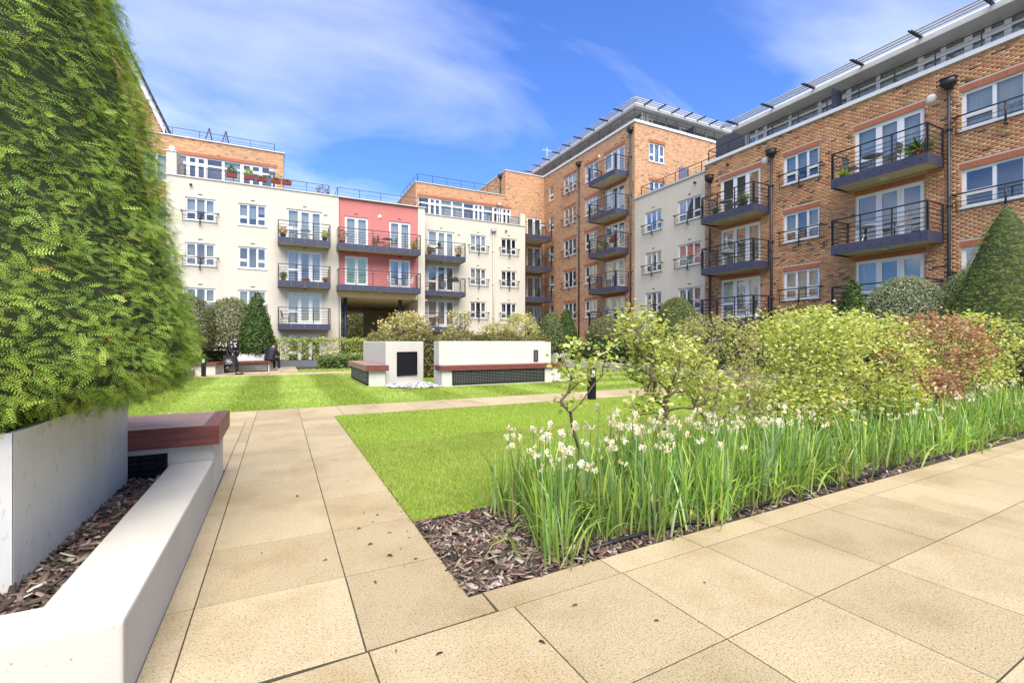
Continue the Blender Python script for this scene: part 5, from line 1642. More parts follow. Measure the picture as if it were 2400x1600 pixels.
# ---- daffodils: strap leaves in clumps and nodding flowers, each flower its own part
def strap_clump(r, nl=60, h=.46, spread=.075, flop=.16):
    V_, F_, C_ = [], [], []
    cols = np.array([(.19, .33, .055), (.26, .40, .060), (.13, .26, .050), (.35, .46, .085), (.24, .34, .15)])
    for i in range(nl):
        b = r.normal(0, spread, 2); an = (math.atan2(b[1], b[0]) + r.normal(0, .9)) if r.random() < .7 else r.uniform(0, 6.28); L_ = h * r.uniform(.6, 1.18)
        w = r.uniform(.005, .0088); out = abs(r.normal(.10, .24)) if r.random() < .75 else r.uniform(.4, 1.0); bend = abs(r.normal(.05, .22))
        if r.random() < flop:
            bend = r.uniform(.8, 1.9); out = r.uniform(.3, .8)
        dx = np.array([math.cos(an), math.sin(an)])
        wd = np.array([-dx[1], dx[0]]); tw = r.uniform(-.9, .9)
        wd = wd * math.cos(tw) + dx * math.sin(tw)
        p = np.array([b[0], b[1], 0.0]); a = math.pi / 2 - out * .6
        col = (cols[r.integers(0, 5)] if r.random() > .04 else np.array([.50, .42, .16])) * (1 + r.normal(0, .16))
        o = len(V_); m = 6
        for j in range(m + 1):
            t_ = j / m
            ww = w * (1 - .85 * max(0, t_ - .55) / .45) * (.8 + .2 * min(1, t_ * 3))
            V_ += [p - np.array([*wd, 0]) * ww, p + np.array([*wd, 0]) * ww]
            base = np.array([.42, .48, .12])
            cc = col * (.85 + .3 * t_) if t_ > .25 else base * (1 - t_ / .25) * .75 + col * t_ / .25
            C_ += [cc, cc]
            st = L_ / m
            p = p + np.array([dx[0] * math.cos(a), dx[1] * math.cos(a), math.sin(a)]) * st
            a -= (bend * (.3 + 1.6 * t_)) / m * 1.6
        for j in range(m):
            F_.append((o + 2 * j, o + 2 * j + 1, o + 2 * j + 3, o + 2 * j + 2))
    V_ = np.asarray(V_); V_[:, 2] = np.maximum(V_[:, 2], .004)
    return fast_mesh('leaves', V_, np.asarray(F_), 'strap_leaf', np.asarray(C_), True)
def flower_mesh(r, h=.48, faded=.5):
    V_, F_, C_ = [], [], []
    def tri(a, b, c, col):
        o = len(V_); V_.extend([a, b, c]); F_.append((o, o + 1, o + 2)); C_.extend([col] * 3)
    lean = r.normal(0, .06, 2)
    top = np.array([lean[0], lean[1], h])
    for q in range(3):                                   # stem
        a0, a1 = 2.094 * q, 2.094 * (q + 1)
        p0, p1 = np.array([math.cos(a0), math.sin(a0), 0]) * .004, np.array([math.cos(a1), math.sin(a1), 0]) * .004
        tri(p0, p1, top + p1 * .7, (.17, .29, .07)); tri(p0, top + p1 * .7, top + p0 * .7, (.17, .29, .07))
    for hd in range(r.integers(1, 4)):
        an = r.uniform(0, 6.28); dn = r.uniform(-.5, .15)
        ax = np.array([math.cos(an), math.sin(an), dn]); ax /= np.linalg.norm(ax)
        s = np.cross(ax, [0, 0, 1.0]); s /= np.linalg.norm(s); u = np.cross(s, ax)
        c0 = top + ax * .026 + np.array([0, 0, r.uniform(-.03, .012)])
        for q in range(6):                               # tepals, a little crumpled
            a_ = 1.047 * q + r.normal(0, .1); L_ = r.uniform(.019, .028)
            d = s * math.cos(a_) + u * math.sin(a_); w = np.cross(ax, d)
            bk = r.uniform(-.5, .35) * L_
            col = np.array([.76, .73, .58]) * (1 + r.normal(0, .06)) if r.random() > .2 else np.array([.66, .58, .36])
            m = c0 + d * L_ * .55 + ax * r.normal(0, .004)
            e = c0 + d * L_ + ax * bk
            tri(c0, m + w * L_ * .36, e, col); tri(c0, e, m - w * L_ * .36, col * .95)
        for q in range(5):                               # corona
            a0, a1 = 1.2566 * q, 1.2566 * (q + 1)
            d0, d1 = s * math.cos(a0) + u * math.sin(a0), s * math.cos(a1) + u * math.sin(a1)
            col = np.array([.74, .55, .17])
            tri(c0 + d0 * .005, c0 + d1 * .005, c0 + d1 * .009 + ax * .010, col); tri(c0 + d0 * .005, c0 + d1 * .009 + ax * .010, c0 + d0 * .009 + ax * .010, col)
    return fast_mesh('flower', np.asarray(V_), np.asarray(F_), 'petal', np.asarray(C_))
rd = np.random.default_rng(77)
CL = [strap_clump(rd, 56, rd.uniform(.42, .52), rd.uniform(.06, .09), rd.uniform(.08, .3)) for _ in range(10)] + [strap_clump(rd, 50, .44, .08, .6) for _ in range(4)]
FL = [flower_mesh(rd, h) for h in (.48, .51, .54, .57, .60, .52, .50, .56)]
nfl = 0
spots = []
x = 1.62
while x < 13.5:
    step = .20 if x < 5 else .31
    for row in range(4 if x < 9 else 3):
        y = bed_front(x) + .22 + row * (.25 if x < 5 else .30) + random.uniform(-.06, .06)
        xx = x + random.uniform(-.07, .07) + (.1 if row % 2 else 0)
        if y < bed_back(xx) - .05 and not (xx < 1.9 and row < 1 and False):
            spots.append((xx, y, row))
    x += step
PLACES = [(2.2, 'beside the bare bark corner'), (3.0, 'round the slender whip'), (4.0, 'round the forked lime tree'), (5.2, 'below the bare twigged shrub'),
          (7.0, 'below the largest lime shrub'), (9.2, 'left of the copper shrub'), (11.8, 'below the copper brown shrub'), (99, 'at the far right end')]
for (xx, y, row) in spots:
    if random.random() < .14:
        continue
    xx += random.uniform(-.06, .06); y += random.uniform(-.06, .06)
    nearp = xx < 5.5
    sc_ = random.uniform(.86, 1.34) * (1.0 if xx < 8 else .95)
    mw = T(xx, y, -.01) @ RZ(random.uniform(0, 6.28)) @ Matrix.Diagonal((sc_, sc_, sc_, 1))
    where = next(t_ for lim, t_ in PLACES if xx < lim)
    fb = 'front row by the hose' if row == 0 else 'rows behind the front'
    cl_ = thing('daffodil_clump', 'clump of cream daffodils ' + where + ', ' + fb, 'daffodils', mw, 'daffodils ' + where + ', ' + fb)
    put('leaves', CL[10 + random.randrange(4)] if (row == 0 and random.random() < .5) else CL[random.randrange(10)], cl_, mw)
    k = random.choice([3, 4, 5, 6]) if (xx < 3.2 and row >= 1) else random.choice([2, 3, 3, 4]) if (nearp and row >= 1) else random.choice([0, 1, 2, 3]) if row else random.choice([0, 0, 1, 1])
    for _ in range(k):
        if nfl < 420:
            put('flower', random.choice(FL), cl_, mw @ T(random.gauss(0, .10), random.gauss(0, .09), 0) @ RZ(random.uniform(0, 6.28)))
            nfl += 1

# ================================================================== things on balconies and terraces
def chair(label, mw, mat='chair_metal', group=None):
    o = thing('balcony_chair', label, 'chair', mw, group)
    for sx in (-.2, .2):
        part('leg', MB().tube([(sx, -.2, 0), (sx * .95, -.19, .44)], .013, 5), mat, o, mw)
        part('leg', MB().tube([(sx, .22, 0), (sx * .95, .18, .44), (sx * .95, .25, .86)], .013, 5), mat, o, mw)
        part('armrest', MB().tube([(sx * 1.1, -.2, .44), (sx * 1.1, -.2, .64), (sx * 1.1, .22, .66)], .013, 5), mat, o, mw)
    part('seat', MB().cbox(-.21, .21, -.21, .2, .43, .46, .01), mat, o, mw)
    bk = MB()
    for i in range(5):
        x = -.17 + .085 * i
        bk.add([(x - .03, .20, .5), (x + .03, .20, .5), (x + .03, .255, .87), (x - .03, .255, .87), (x - .03, .215, .5), (x + .03, .215, .5), (x + .03, .27, .87), (x - .03, .27, .87)],
               [(0, 1, 2, 3), (7, 6, 5, 4), (0, 3, 7, 4), (1, 5, 6, 2), (3, 2, 6, 7)])
    bk.tube([(-.2, .26, .87), (.2, .26, .87)], .014, 5)
    part('backrest', bk, mat, o, mw)
    return o
def table(label, mw, mat='chair_metal', r=.33):
    o = thing('bistro_table', label, 'table', mw)
    part('table_top', MB().lathe([(r, .69), (r, .715), (r * .97, .72)], 18), mat, o, mw)
    for k in range(3):
        a = 2.094 * k + .4
        part('leg', MB().tube([(.26 * math.cos(a), .26 * math.sin(a), 0), (.04 * math.cos(a), .04 * math.sin(a), .38), (.2 * math.cos(a), .2 * math.sin(a), .69)], .012, 5), mat, o, mw)
    return o
PLC = {'green': [(.10, .20, .04), (.18, .28, .06), (.06, .12, .03)], 'lime': [(.30, .40, .06), (.4, .48, .1)], 'orange': [(.45, .2, .05), (.3, .28, .06), (.5, .32, .12)],
       'red': [(.45, .08, .05), (.15, .22, .05), (.5, .2, .15)], 'dry': [(.3, .22, .1), (.2, .2, .07)]}
def pot_plant(label, mw, h=.35, r=.16, plant=.5, cols='green', mat='terracotta', spiky=False, seed=1, trough=None):
    o = thing('potted_plant', label, 'potted plant', mw)
    if trough:
        part('pot', MB().add([(-trough, -.10, 0), (trough, -.10, 0), (trough, .10, 0), (-trough, .10, 0), (-trough * 1.1, -.14, h), (trough * 1.1, -.14, h), (trough * 1.1, .14, h), (-trough * 1.1, .14, h)],
             [(0, 3, 2, 1), (4, 5, 6, 7), (0, 1, 5, 4), (1, 2, 6, 5), (2, 3, 7, 6), (3, 0, 4, 7)]), mat, o, mw)
    else:
        part('pot', MB().lathe([(r * .7, 0), (r * .95, h * .85), (r * 1.08, h * .86), (r * 1.08, h), (r * .9, h - .02)], 14), mat, o, mw, True)
    rr = np.random.default_rng(seed)
    n = 70 if spiky else 240
    if spiky:
        p = np.tile([0, 0, h], (n, 1)) + rr.normal(0, .03, (n, 3)) * [1, 1, .2]
        d = unit(rr.normal(0, 1, (n, 3)) * [1, 1, .5] + [0, 0, .7])
        tv = np.asarray(DIA_V) * [.16, 1, 1]
        v, f, c = scatter(tv, DIA_F, p, frames(rr.normal(0, 1, (n, 3)), d), plant * rr.uniform(.6, 1.1, n), palette(n, PLC[cols], None, .15))
    else:
        p = rr.normal(0, 1, (n, 3)); p = unit(p) * rr.uniform(.3, 1, (n, 1)) ** .5 * [trough or r * 1.5, r * 1.4, plant * .5] + [0, 0, h + plant * .4]
        v, f, c = scatter(DIA_V, DIA_F, p, frames(rr.normal(0, 1, (n, 3)), rr.normal(0, 1, (n, 3))), .10 * rr.uniform(.7, 1.3, n), palette(n, PLC[cols], None, .2))
    put('foliage', fast_mesh('foliage', v, f, 'leaf', c), o, mw, kind='stuff')
    part('stem', MB().tube([(0, 0, h - .03), (0, 0, h + plant * .4)], .012, 5), 'bark_trunk', o, mw)
    return o
def at(F, s, out, z, rot=0):
    return F @ T(s, -out, z) @ RZ(R(rot))
zA = [hd - 2.16 for hd in HEADS]
pot_plant('pot with orange foliage at the left of the top cream balcony', at(FA, .2, .85, zA[0]), .30, .17, .55, 'orange', 'pot_dark', seed=1)
table('metal bistro table on the top balcony of the left cream block', at(FA, 1.5, .6, zA[0]), 'chair_alu')
chair('metal chair at the bistro table on the top left cream balcony', at(FA, 1.05, .65, zA[0], 90), 'chair_alu')
chair('second metal chair, right of the table on the top left cream balcony', at(FA, 1.95, .65, zA[0], -90), 'chair_alu')
pot_plant('clipped bush in a dark pot at the right of the top cream balcony', at(FA, 2.65, .8, zA[0]), .32, .17, .5, 'lime', 'pot_dark', seed=2)
pot_plant('terracotta pot with a leafy plant on the middle cream balcony', at(FA, .22, .9, zA[1]), .25, .14, .4, 'green', seed=3)
pot_plant('low terracotta trough in the centre of the middle cream balcony', at(FA, 1.5, .95, zA[1]), .14, .1, .12, 'dry', seed=4, trough=.25)
pot_plant('small terracotta pot at the right of the middle cream balcony', at(FA, 2.7, .9, zA[1]), .24, .14, .15, 'dry', seed=5)
chair('dark curved chair at the left of the lowest cream balcony', at(FA, .35, .65, zA[2], 80), 'chair_metal')
zK = [10.0 - 2.16, 7.28 - 2.16]
pot_plant('tall dry climber in a pot at the left of the upper pink balcony', at(FK, 3.75, .8, zK[0]), .3, .2, .9, 'dry', seed=6)
pot_plant('reddish plant against the pink wall between the upper doors', at(FK, 5.95, .35, zK[0]), .3, .14, .6, 'dry', seed=7)
table('round metal table on the upper pink balcony', at(FK, 6.75, .6, zK[0]), 'chair_metal')
chair('dark metal chair left of the table on the upper pink balcony', at(FK, 6.35, .6, zK[0], 90), 'chair_metal')
chair('dark metal chair right of the table on the upper pink balcony', at(FK, 7.15, .6, zK[0], -90), 'chair_metal')
pot_plant('potted lime plant at the right of the upper pink balcony', at(FK, 8.55, .8, zK[0]), .28, .15, .5, 'lime', seed=8)
chair('white folding chair left of the table on the lower pink balcony', at(FK, 7.0, .6, zK[1], 90), 'chair_white')
table('small green topped table on the lower pink balcony', at(FK, 7.6, .6, zK[1]), 'chair_metal', .28)
chair('white folding chair right of the table on the lower pink balcony', at(FK, 8.3, .6, zK[1], -90), 'chair_white')
zB = [hd - 2.16 for hd in BH]
chair('brown wooden chair on the top balcony of the middle cream block', at(FB, 10.35, .6, zB[0], 60), 'chair_wood')
table('folding wooden table on the top balcony of the middle cream block', at(FB, 10.95, .65, zB[0]), 'chair_wood', .28)
pot_plant('spiky plant on the wooden folding table', at(FB, 10.95, .65, zB[0] + .72), .14, .09, .25, 'green', seed=9)
pot_plant('pot with pale plant under the wooden chair at the balcony front', at(FB, 10.1, .95, zB[0]), .28, .16, .4, 'dry', seed=10)
pot_plant('wild reddish shrub at the right of the top middle balcony', at(FB, 12.45, .7, zB[0]), .3, .2, .8, 'dry', 'pot_dark', seed=11)
chair('dark chair at the left of the second middle balcony', at(FB, 9.95, .6, zB[1], 70), 'chair_metal')
chair('dark chair right of centre on the second middle balcony', at(FB, 11.2, .7, zB[1], -30), 'chair_metal')
pot_plant('planter trough hung on the second middle balcony rail', at(FB, 12.1, 1.08, zB[1] + .8), .16, .1, .25, 'green', 'pot_dark', seed=12, trough=.25)
chair('wooden chair on the lowest middle balcony', at(FB, 10.9, .6, zB[2], 30), 'chair_wood')
table('dark table on the lowest middle balcony', at(FB, 10.35, .65, zB[2]), 'chair_metal')
zT = [hd - 2.15 for hd in TH]
chair('metal chair on the second balcony down of the tall block', at(FT, -27.9, .6, zT[1], 60), 'chair_metal')
pot_plant('red flowers in a trough on the middle balcony of the tall block', at(FT, -26.0, 1.05, zT[2] + .45), .2, .12, .45, 'red', 'box_red', seed=13, trough=.32)
pot_plant('green plant at the front of the middle balcony of the tall block', at(FT, -27.2, .85, zT[2]), .3, .16, .45, 'green', 'terracotta', seed=14)
pot_plant('terracotta pots with seedlings on the middle tall block balcony', at(FT, -27.9, .85, zT[2]), .25, .16, .35, 'lime', 'terracotta', seed=15)
chair('pale chair on the middle balcony of the tall block', at(FT, -28.35, .55, zT[2], 90), 'chair_alu')
chair('black armchair on the fourth balcony down of the tall block', at(FT, -26.5, .75, zT[3], 10), 'chair_metal')
chair('thin metal chair at the left of the fourth tall block balcony', at(FT, -28.2, .6, zT[3], 80), 'chair_metal')
zR = [hd - 2.15 for hd in RH]
table('dark round table on the top left balcony of the brick wing', at(FR, -16.6, .6, zR[0]), 'chair_metal')
chair('thin metal chair left of the table on the top left wing balcony', at(FR, -17.2, .6, zR[0], 90), 'chair_metal')
chair('thin metal chair right of the table on the top left wing balcony', at(FR, -16.0, .6, zR[0], -90), 'chair_metal')
pot_plant('leafy green plant at the right of the top left wing balcony', at(FR, -15.3, .95, zR[0]), .3, .17, .5, 'green', 'pot_dark', seed=16)
pot_plant('small green plant at the left of the top left wing balcony', at(FR, -16.9, 1.0, zR[0]), .15, .12, .35, 'green', 'pot_dark', seed=17)
table('dark round table on the middle left balcony of the brick wing', at(FR, -16.5, .6, zR[1]), 'chair_metal')
chair('black chair left of the table on the middle left wing balcony', at(FR, -17.2, .6, zR[1], 90), 'chair_metal')
chair('thin chair right of the table on the middle left wing balcony', at(FR, -15.9, .6, zR[1], -90), 'chair_metal')
chair('dark teal chair on the lowest left balcony of the brick wing', at(FR, -15.1, .7, zR[2], -40), 'chair_metal')
table('round metal table on the top right balcony of the brick wing', at(FR, -9.95, .6, zR[0]), 'chair_metal')
chair('reclining dark chair at the left of the top right wing balcony', at(FR, -10.65, .65, zR[0], 90), 'chair_metal')
chair('dark chair right of the table on the top right wing balcony', at(FR, -9.3, .6, zR[0], -90), 'chair_metal')
pot_plant('yucca in a terracotta pot at the right of the top wing balcony', at(FR, -8.35, .9, zR[0]), .30, .19, .62, 'green', 'terracotta', True, 18)
pot_plant('spiky small plant at the left of the top right wing balcony', at(FR, -10.75, 1.0, zR[0]), .15, .12, .38, 'lime', 'pot_dark', True, 19)
table('metal table on the middle right balcony of the brick wing', at(FR, -10.2, .6, zR[1]), 'chair_alu')
chair('metal chair right of the table on the middle right wing balcony', at(FR, -9.0, .6, zR[1], -90), 'chair_alu')
for i, (x, pl, lb) in enumerate(((-2.65, 'green', 'leftmost red flower box on the terrace rail of the left cream block'), (-1.7, 'lime', 'second red flower box from the left on the terrace rail'),
                                 (-1.0, 'dry', 'middle red flower box of the five on the terrace rail'), (-.2, 'dry', 'fourth red flower box from the left on the terrace rail'), (.42, 'dry', 'rightmost red flower box on the terrace rail of the left block'))):
    pot_plant(lb, at(FA, x, .06, 11.52), .24, .12, .5 if i < 2 else .08, pl, 'box_red', seed=30 + i, trough=.27)
pot_plant('straggly plants in a trough at the right end of the left terrace', at(FA, 2.6, -.3, 11.0), .3, .16, .7, 'dry', 'pot_dark', seed=36, trough=.5)
# swing frame on the roof
SW = thing('swing_frame', 'dark metal swing seat frame with two tall A shaped ends on the penthouse roof', 'swing frame', FP @ T(-4.2, .8, 14.5))
mb = FP @ T(-4.2, .8, 14.5)
for x in (0, .95):
    part('leg', MB().tube([(x - .28, -.1, 0), (x, .1, 1.15)], .035, 6), 'rail_black', SW, mb)
    part('leg', MB().tube([(x + .22, .3, 0), (x, .1, 1.15)], .035, 6), 'rail_black', SW, mb)
part('seat', MB().box(-.05, .95, .0, .4, .12, .22), 'rail_black', SW, mb)
AE = thing('television_aerial', 'pale television aerial mast on the roof of the tall brick block', 'aerial', T(24.2, 40.5, 18.7))
mw = T(24.2, 40.5, 18.7)
part('mast', MB().tube([(0, 0, 0), (0, 0, 2.3)], .04, 6), 'pipe_white', AE, mw)
mb = MB().tube([(-.5, 0, 2.0), (.5, 0, 2.0)], .03, 5)
for i in range(6):
    mb.tube([(-.5 + .2 * i, -.25, 2.0), (-.5 + .2 * i, .25, 2.0)], .02, 4)
part('antenna', mb, 'pipe_white', AE, mw)

# ================================================================== people
def skin(name, joints, edges, mat, parent, mw, sub=2):
    names = list(joints)
    me = bpy.data.meshes.new(name)
    me.from_pydata([joints[k][:3] for k in names], [(names.index(a), names.index(b)) for a, b in edges], [])
    me.materials.append(M[mat])
    o = put(name, me, parent, mw)
    sk = o.modifiers.new('skin', 'SKIN')
    sk.use_smooth_shade = True
    for i, k in enumerate(names):
        rr = joints[k][3]
        me.skin_vertices[0].data[i].radius = rr if isinstance(rr, tuple) else (rr, rr)
        me.skin_vertices[0].data[i].use_root = (i == 0)
    ss = o.modifiers.new('sub', 'SUBSURF'); ss.levels = 1; ss.render_levels = sub
    return o
def hand_chain(j, e, root, p, d, sx):
    """palm and five fingers from the wrist p along d"""
    p, d = Vector(p), Vector(d).normalized()
    s = d.cross(Vector((1, 0, 0)) if abs(d.x) < .9 else Vector((0, 1, 0))).normalized()
    j[root + 'palm'] = (*(p + d * .07), .024)
    e.append((root, root + 'palm'))
    for k, (o_, L_) in enumerate(((-.030, .07), (-.012, .085), (.008, .08), (.026, .06))):
        a = p + d * .10 + s * o_
        j[root + f'f{k}'] = (*(a + d * L_ * .5), .008); j[root + f'g{k}'] = (*(a + d * L_ + Vector((.015, 0, 0))), .007)
        e += [(root + 'palm', root + f'f{k}'), (root + f'f{k}', root + f'g{k}')]
    a = p + d * .04 - s * .045
    j[root + 't'] = (*a, .009); j[root + 'u'] = (*(a + d * .045), .008)
    e += [(root + 'palm', root + 't'), (root + 't', root + 'u')]
def head_parts(o, mw, c, tilt=0.0, hairmat='hair_dark'):
    """hair cap, nose, ears, eyes on a head at c looking along +x"""
    c = Vector(c)
    m2 = mw @ T(*c) @ Matrix.Rotation(tilt, 4, 'Y')
    mb = MB(); mb.lathe([(.02, -.085), (.075, -.06), (.103, .0), (.104, .05), (.085, .10), (.04, .125), (.005, .13)], 14)
    mb.v = [(x * 1.08 - .022, y * .93, z) for x, y, z in mb.v]
    part('hair', mb, hairmat, o, m2, True)
    part('face', MB().add([(.085, -.012, -.03), (.085, .012, -.03), (.112, 0, -.028), (.09, 0, .015)], [(0, 2, 1), (0, 3, 2), (1, 2, 3)]).ball((.088, .03, .01), .010, 6).ball((.088, -.03, .01), .010, 6).box(.078, .090, -.022, .022, -.062, -.054), 'skin', o, m2, True)
    part('ear', MB().ball((0, .083, -.01), .022, 6).ball((0, -.083, -.01), .022, 6), 'skin', o, m2, True)
# walking woman: +x is her walking direction
mw = T(-1.72, 22.9, 0) @ RZ(R(-20))
P1 = thing('person', 'person walking right in black patterned jacket carrying a black and white bag', 'person', mw)
j = {'pelvis': (0, 0, .93, (.13, .10)), 'waist': (.01, 0, 1.08, (.115, .09)), 'chest': (.03, 0, 1.30, (.135, .10)), 'neck': (.04, 0, 1.46, .05), 'head': (.06, 0, 1.57, (.085, .085)), 'crown': (.05, 0, 1.66, (.07, .07)),
     'hl': (0, .09, .88, .085), 'kl': (-.10, .09, .50, .055), 'al': (-.36, .09, .24, .04), 'tl': (-.33, .09, .08, .03),
     'hr': (.01, -.09, .88, .085), 'kr': (.14, -.09, .50, .055), 'ar': (.17, -.09, .09, .04), 'tr': (.33, -.09, .045, .033),
     'sl': (.03, .17, 1.39, .055), 'el': (.06, .22, 1.12, .042), 'wl': (.16, .2, .92, .028), 'sr': (.03, -.17, 1.39, .055), 'er': (-.02, -.23, 1.12, .042), 'wr': (.05, -.24, .90, .028)}
e = [('pelvis', 'waist'), ('waist', 'chest'), ('chest', 'neck'), ('neck', 'head'), ('head', 'crown'), ('pelvis', 'hl'), ('hl', 'kl'), ('kl', 'al'), ('al', 'tl'), ('pelvis', 'hr'), ('hr', 'kr'), ('kr', 'ar'), ('ar', 'tr'),
     ('chest', 'sl'), ('sl', 'el'), ('el', 'wl'), ('chest', 'sr'), ('sr', 'er'), ('er', 'wr')]
hand_chain(j, e, 'wl', j['wl'][:3], (.15, 0, -1), 1); hand_chain(j, e, 'wr', j['wr'][:3], (.1, 0, -1), -1)
skin('body', j, e, 'skin', P1, mw)
J = lambda ks, add: {k: (*j[k][:3], tuple(a + add for a in j[k][3]) if isinstance(j[k][3], tuple) else j[k][3] + add) for k in ks}
jk = J(['chest', 'waist', 'pelvis', 'sl', 'el', 'wl', 'sr', 'er', 'wr'], .03)
skin('jacket', jk, [('pelvis', 'waist'), ('waist', 'chest'), ('chest', 'sl'), ('sl', 'el'), ('el', 'wl'), ('chest', 'sr'), ('sr', 'er'), ('er', 'wr')], 'cloth_black', P1, mw)
tr_ = J(['pelvis', 'hl', 'kl', 'hr', 'kr', 'ar'], .025); tr_['al'] = (-.30, .09, .32, .06)
skin('trousers', tr_, [('pelvis', 'hl'), ('hl', 'kl'), ('kl', 'al'), ('pelvis', 'hr'), ('hr', 'kr'), ('kr', 'ar')], 'cloth_black', P1, mw)
head_parts(P1, mw, (.06, 0, 1.58))
part('shoe', MB().cbox(.10, .40, -.135, -.045, .0, .085, .03), 'rubber_black', P1, mw)
part('shoe', MB().cbox(-.05, .22, -.045, .045, .0, .08, .03), 'rubber_black', P1, mw @ T(-.40, .09, .26) @ Matrix.Rotation(R(80), 4, 'Y'))
pt = MB()
for (x, y, z, w_, h_) in ((.10, -.20, 1.30, .05, .05), (.13, -.19, 1.2, .05, .06), (.0, -.24, 1.34, .05, .06), (.02, -.275, 1.18, .04, .05), (.16, -.17, 1.33, .03, .04)):
    pt.lathe([(w_ * .9, -.004), (w_, 0), (w_ * .6, .008)], 10)
    k = 30
    pt.v[-k:] = [(x + a, y - c_, z + b) for a, b, c_ in pt.v[-k:]]
part('jacket_patch', pt, 'cloth_pattern', P1, mw)
mwb = T(-1.72, 22.9, 0) @ RZ(R(-20)) @ T(-.03, -.31, .42)
BG = thing('shoulder_bag', 'black bag with white scribble pattern carried by the walking person', 'bag', mwb)
part('bag_body', MB().prism([(-.24, -.05), (.24, -.05), (.26, .0), (.24, .05), (-.24, .05), (-.26, .0)], .0, .40), 'cloth_black', BG, mwb)
part('strap', MB().tube([(-.2, 0, .39), (-.08, .03, .62), (.06, .05, .72), (.12, .03, .62), (.2, 0, .39)], .012, 5), 'cloth_black', BG, mwb)
pt = MB(); rr = random.Random(4)
for i in range(9):
    x, z = rr.uniform(-.2, .1), rr.uniform(.05, .3)
    pts = [(x + .05 * k + rr.uniform(-.03, .03), -.053, z + rr.uniform(-.06, .06)) for k in range(4)]
    pt.tube([(max(-.23, min(.23, a)), b, max(.02, min(.38, c_))) for a, b, c_ in pts], .009, 4)
part('pattern', pt, 'cloth_pattern', BG, mwb)
# seated person, back to the camera, bent forward; +x is where the person faces
mw = T(-.42, 24.75, 0) @ RZ(R(50))
P2 = thing('person', 'person in dark puffer jacket sitting hunched on the end of the far bench', 'person', mw)
j = {'pelvis': (0, 0, .60, (.16, .13)), 'waist': (.02, 0, .76, (.15, .12)), 'chest': (.12, 0, 1.0, (.17, .13)), 'neck': (.24, 0, 1.12, .06), 'head': (.32, 0, 1.17, (.085, .085)), 'crown': (.40, 0, 1.20, .07),
     'hl': (.06, .10, .57, .09), 'kl': (.46, .12, .56, .06), 'al': (.44, .12, .10, .042), 'tl': (.58, .12, .045, .034), 'hr': (.06, -.10, .57, .09), 'kr': (.46, -.12, .56, .06), 'ar': (.48, -.12, .10, .042), 'tr': (.62, -.12, .045, .034),
     'sl': (.13, .19, 1.05, .06), 'el': (.28, .24, .80, .045), 'wl': (.46, .1, .74, .03), 'sr': (.13, -.19, 1.05, .06), 'er': (.28, -.24, .80, .045), 'wr': (.46, -.1, .74, .03)}
e = [('pelvis', 'waist'), ('waist', 'chest'), ('chest', 'neck'), ('neck', 'head'), ('head', 'crown'), ('pelvis', 'hl'), ('hl', 'kl'), ('kl', 'al'), ('al', 'tl'), ('pelvis', 'hr'), ('hr', 'kr'), ('kr', 'ar'), ('ar', 'tr'),
     ('chest', 'sl'), ('sl', 'el'), ('el', 'wl'), ('chest', 'sr'), ('sr', 'er'), ('er', 'wr')]
hand_chain(j, e, 'wl', j['wl'][:3], (1, -.3, -.3), 1); hand_chain(j, e, 'wr', j['wr'][:3], (1, .3, -.3), -1)
skin('body', j, e, 'skin', P2, mw)
pj = MB()                                           # quilted rings of the puffer
for i in range(7):
    t_ = i / 6
    cx, cz = .0 + .16 * t_ ** 1.3, .58 + .50 * t_
    rx, ry = .185 - .02 * t_, .245 + .02 * math.sin(t_ * 3.14) - .03 * t_
    for a in range(1):
        pj.lathe([(.7, -.055), (1.0, -.03), (1.06, 0), (1.0, .03), (.7, .055)], 18)
        k = 90
        pj.v[-k:] = [(cx + x * rx, y * ry, cz + z) for x, y, z in pj.v[-k:]]
part('puffer_jacket', pj, 'cloth_navy', P2, mw, True)
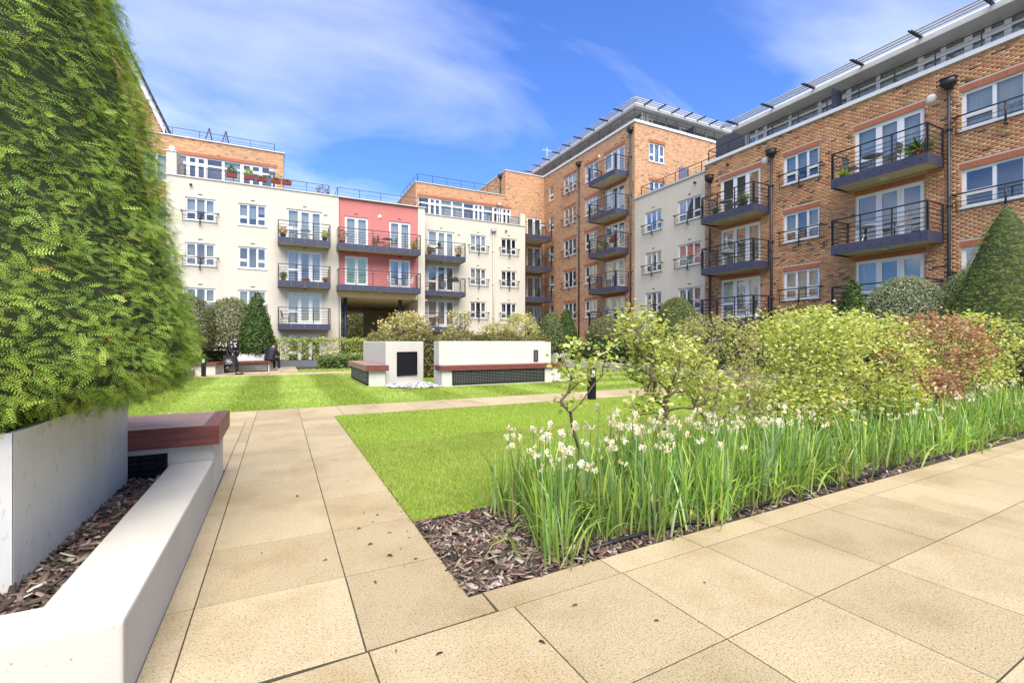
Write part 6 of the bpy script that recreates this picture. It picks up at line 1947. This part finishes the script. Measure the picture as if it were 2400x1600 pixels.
jk = J(['sl', 'el', 'wl', 'chest', 'sr', 'er', 'wr'], .035)
skin('sleeves', jk, [('chest', 'sl'), ('sl', 'el'), ('el', 'wl'), ('chest', 'sr'), ('sr', 'er'), ('er', 'wr')], 'cloth_navy', P2, mw)
tr_ = J(['pelvis', 'hl', 'kl', 'al', 'hr', 'kr', 'ar'], .02)
skin('trousers', tr_, [('pelvis', 'hl'), ('hl', 'kl'), ('kl', 'al'), ('pelvis', 'hr'), ('hr', 'kr'), ('kr', 'ar')], 'cloth_black', P2, mw)
head_parts(P2, mw, (.35, 0, 1.18), R(55))
for s in (-.12, .12):
    part('shoe', MB().cbox(.38 if s > 0 else .42, .66 if s > 0 else .70, s - .05, s + .05, 0, .10, .03), 'shoe_pale', P2, mw)

# ================================================================== litter on the paving
lf = []
rr = np.random.default_rng(9)
for q in range(4):
    v = np.asarray(LEAF_V) * [.55, 1, 1.6]
    v[:, 2] += np.abs(rr.normal(0, .06, 7))
    lf.append(fast_mesh('fallen_leaf', v, LEAF_F3, 'chip', np.tile([[(.05, .03, .02), (.09, .05, .03), (.13, .07, .035), (.04, .03, .025)][q]], (7, 1))))
spots_l = [(.62, 3.95), (.70, 3.45), (.74, 3.15), (.55, 3.62), (.80, 2.95), (.28, 3.2), (.70, 2.9), (.15, 4.6), (.62, 4.9), (.66, 3.7), (.72, 3.85), (.58, 3.3), (.84, 3.4), (.60, 5.8), (.82, 3.3), (.66, 3.05), (-.1, 3.5), (.5, 2.75),
           (.47, 2.1), (.62, 2.0), (1.1, 1.85), (1.42, 2.05), (2.2, 1.9), (1.7, 1.75)]
for i, (x, y) in enumerate(spots_l):
    s = random.uniform(.02, .048)
    where = 'on the narrow path beside the lawn' if x < .93 and y > 2.3 else 'on the wide paving in front of the bed'
    thing('fallen_leaf', 'dark curled dead leaf lying ' + where, 'dead leaf', T(x, y, .004) @ RZ(random.uniform(0, 6.28)) @ Matrix.Diagonal((s, s, s, 1)), 'dead leaves ' + where, lf[i % 4])
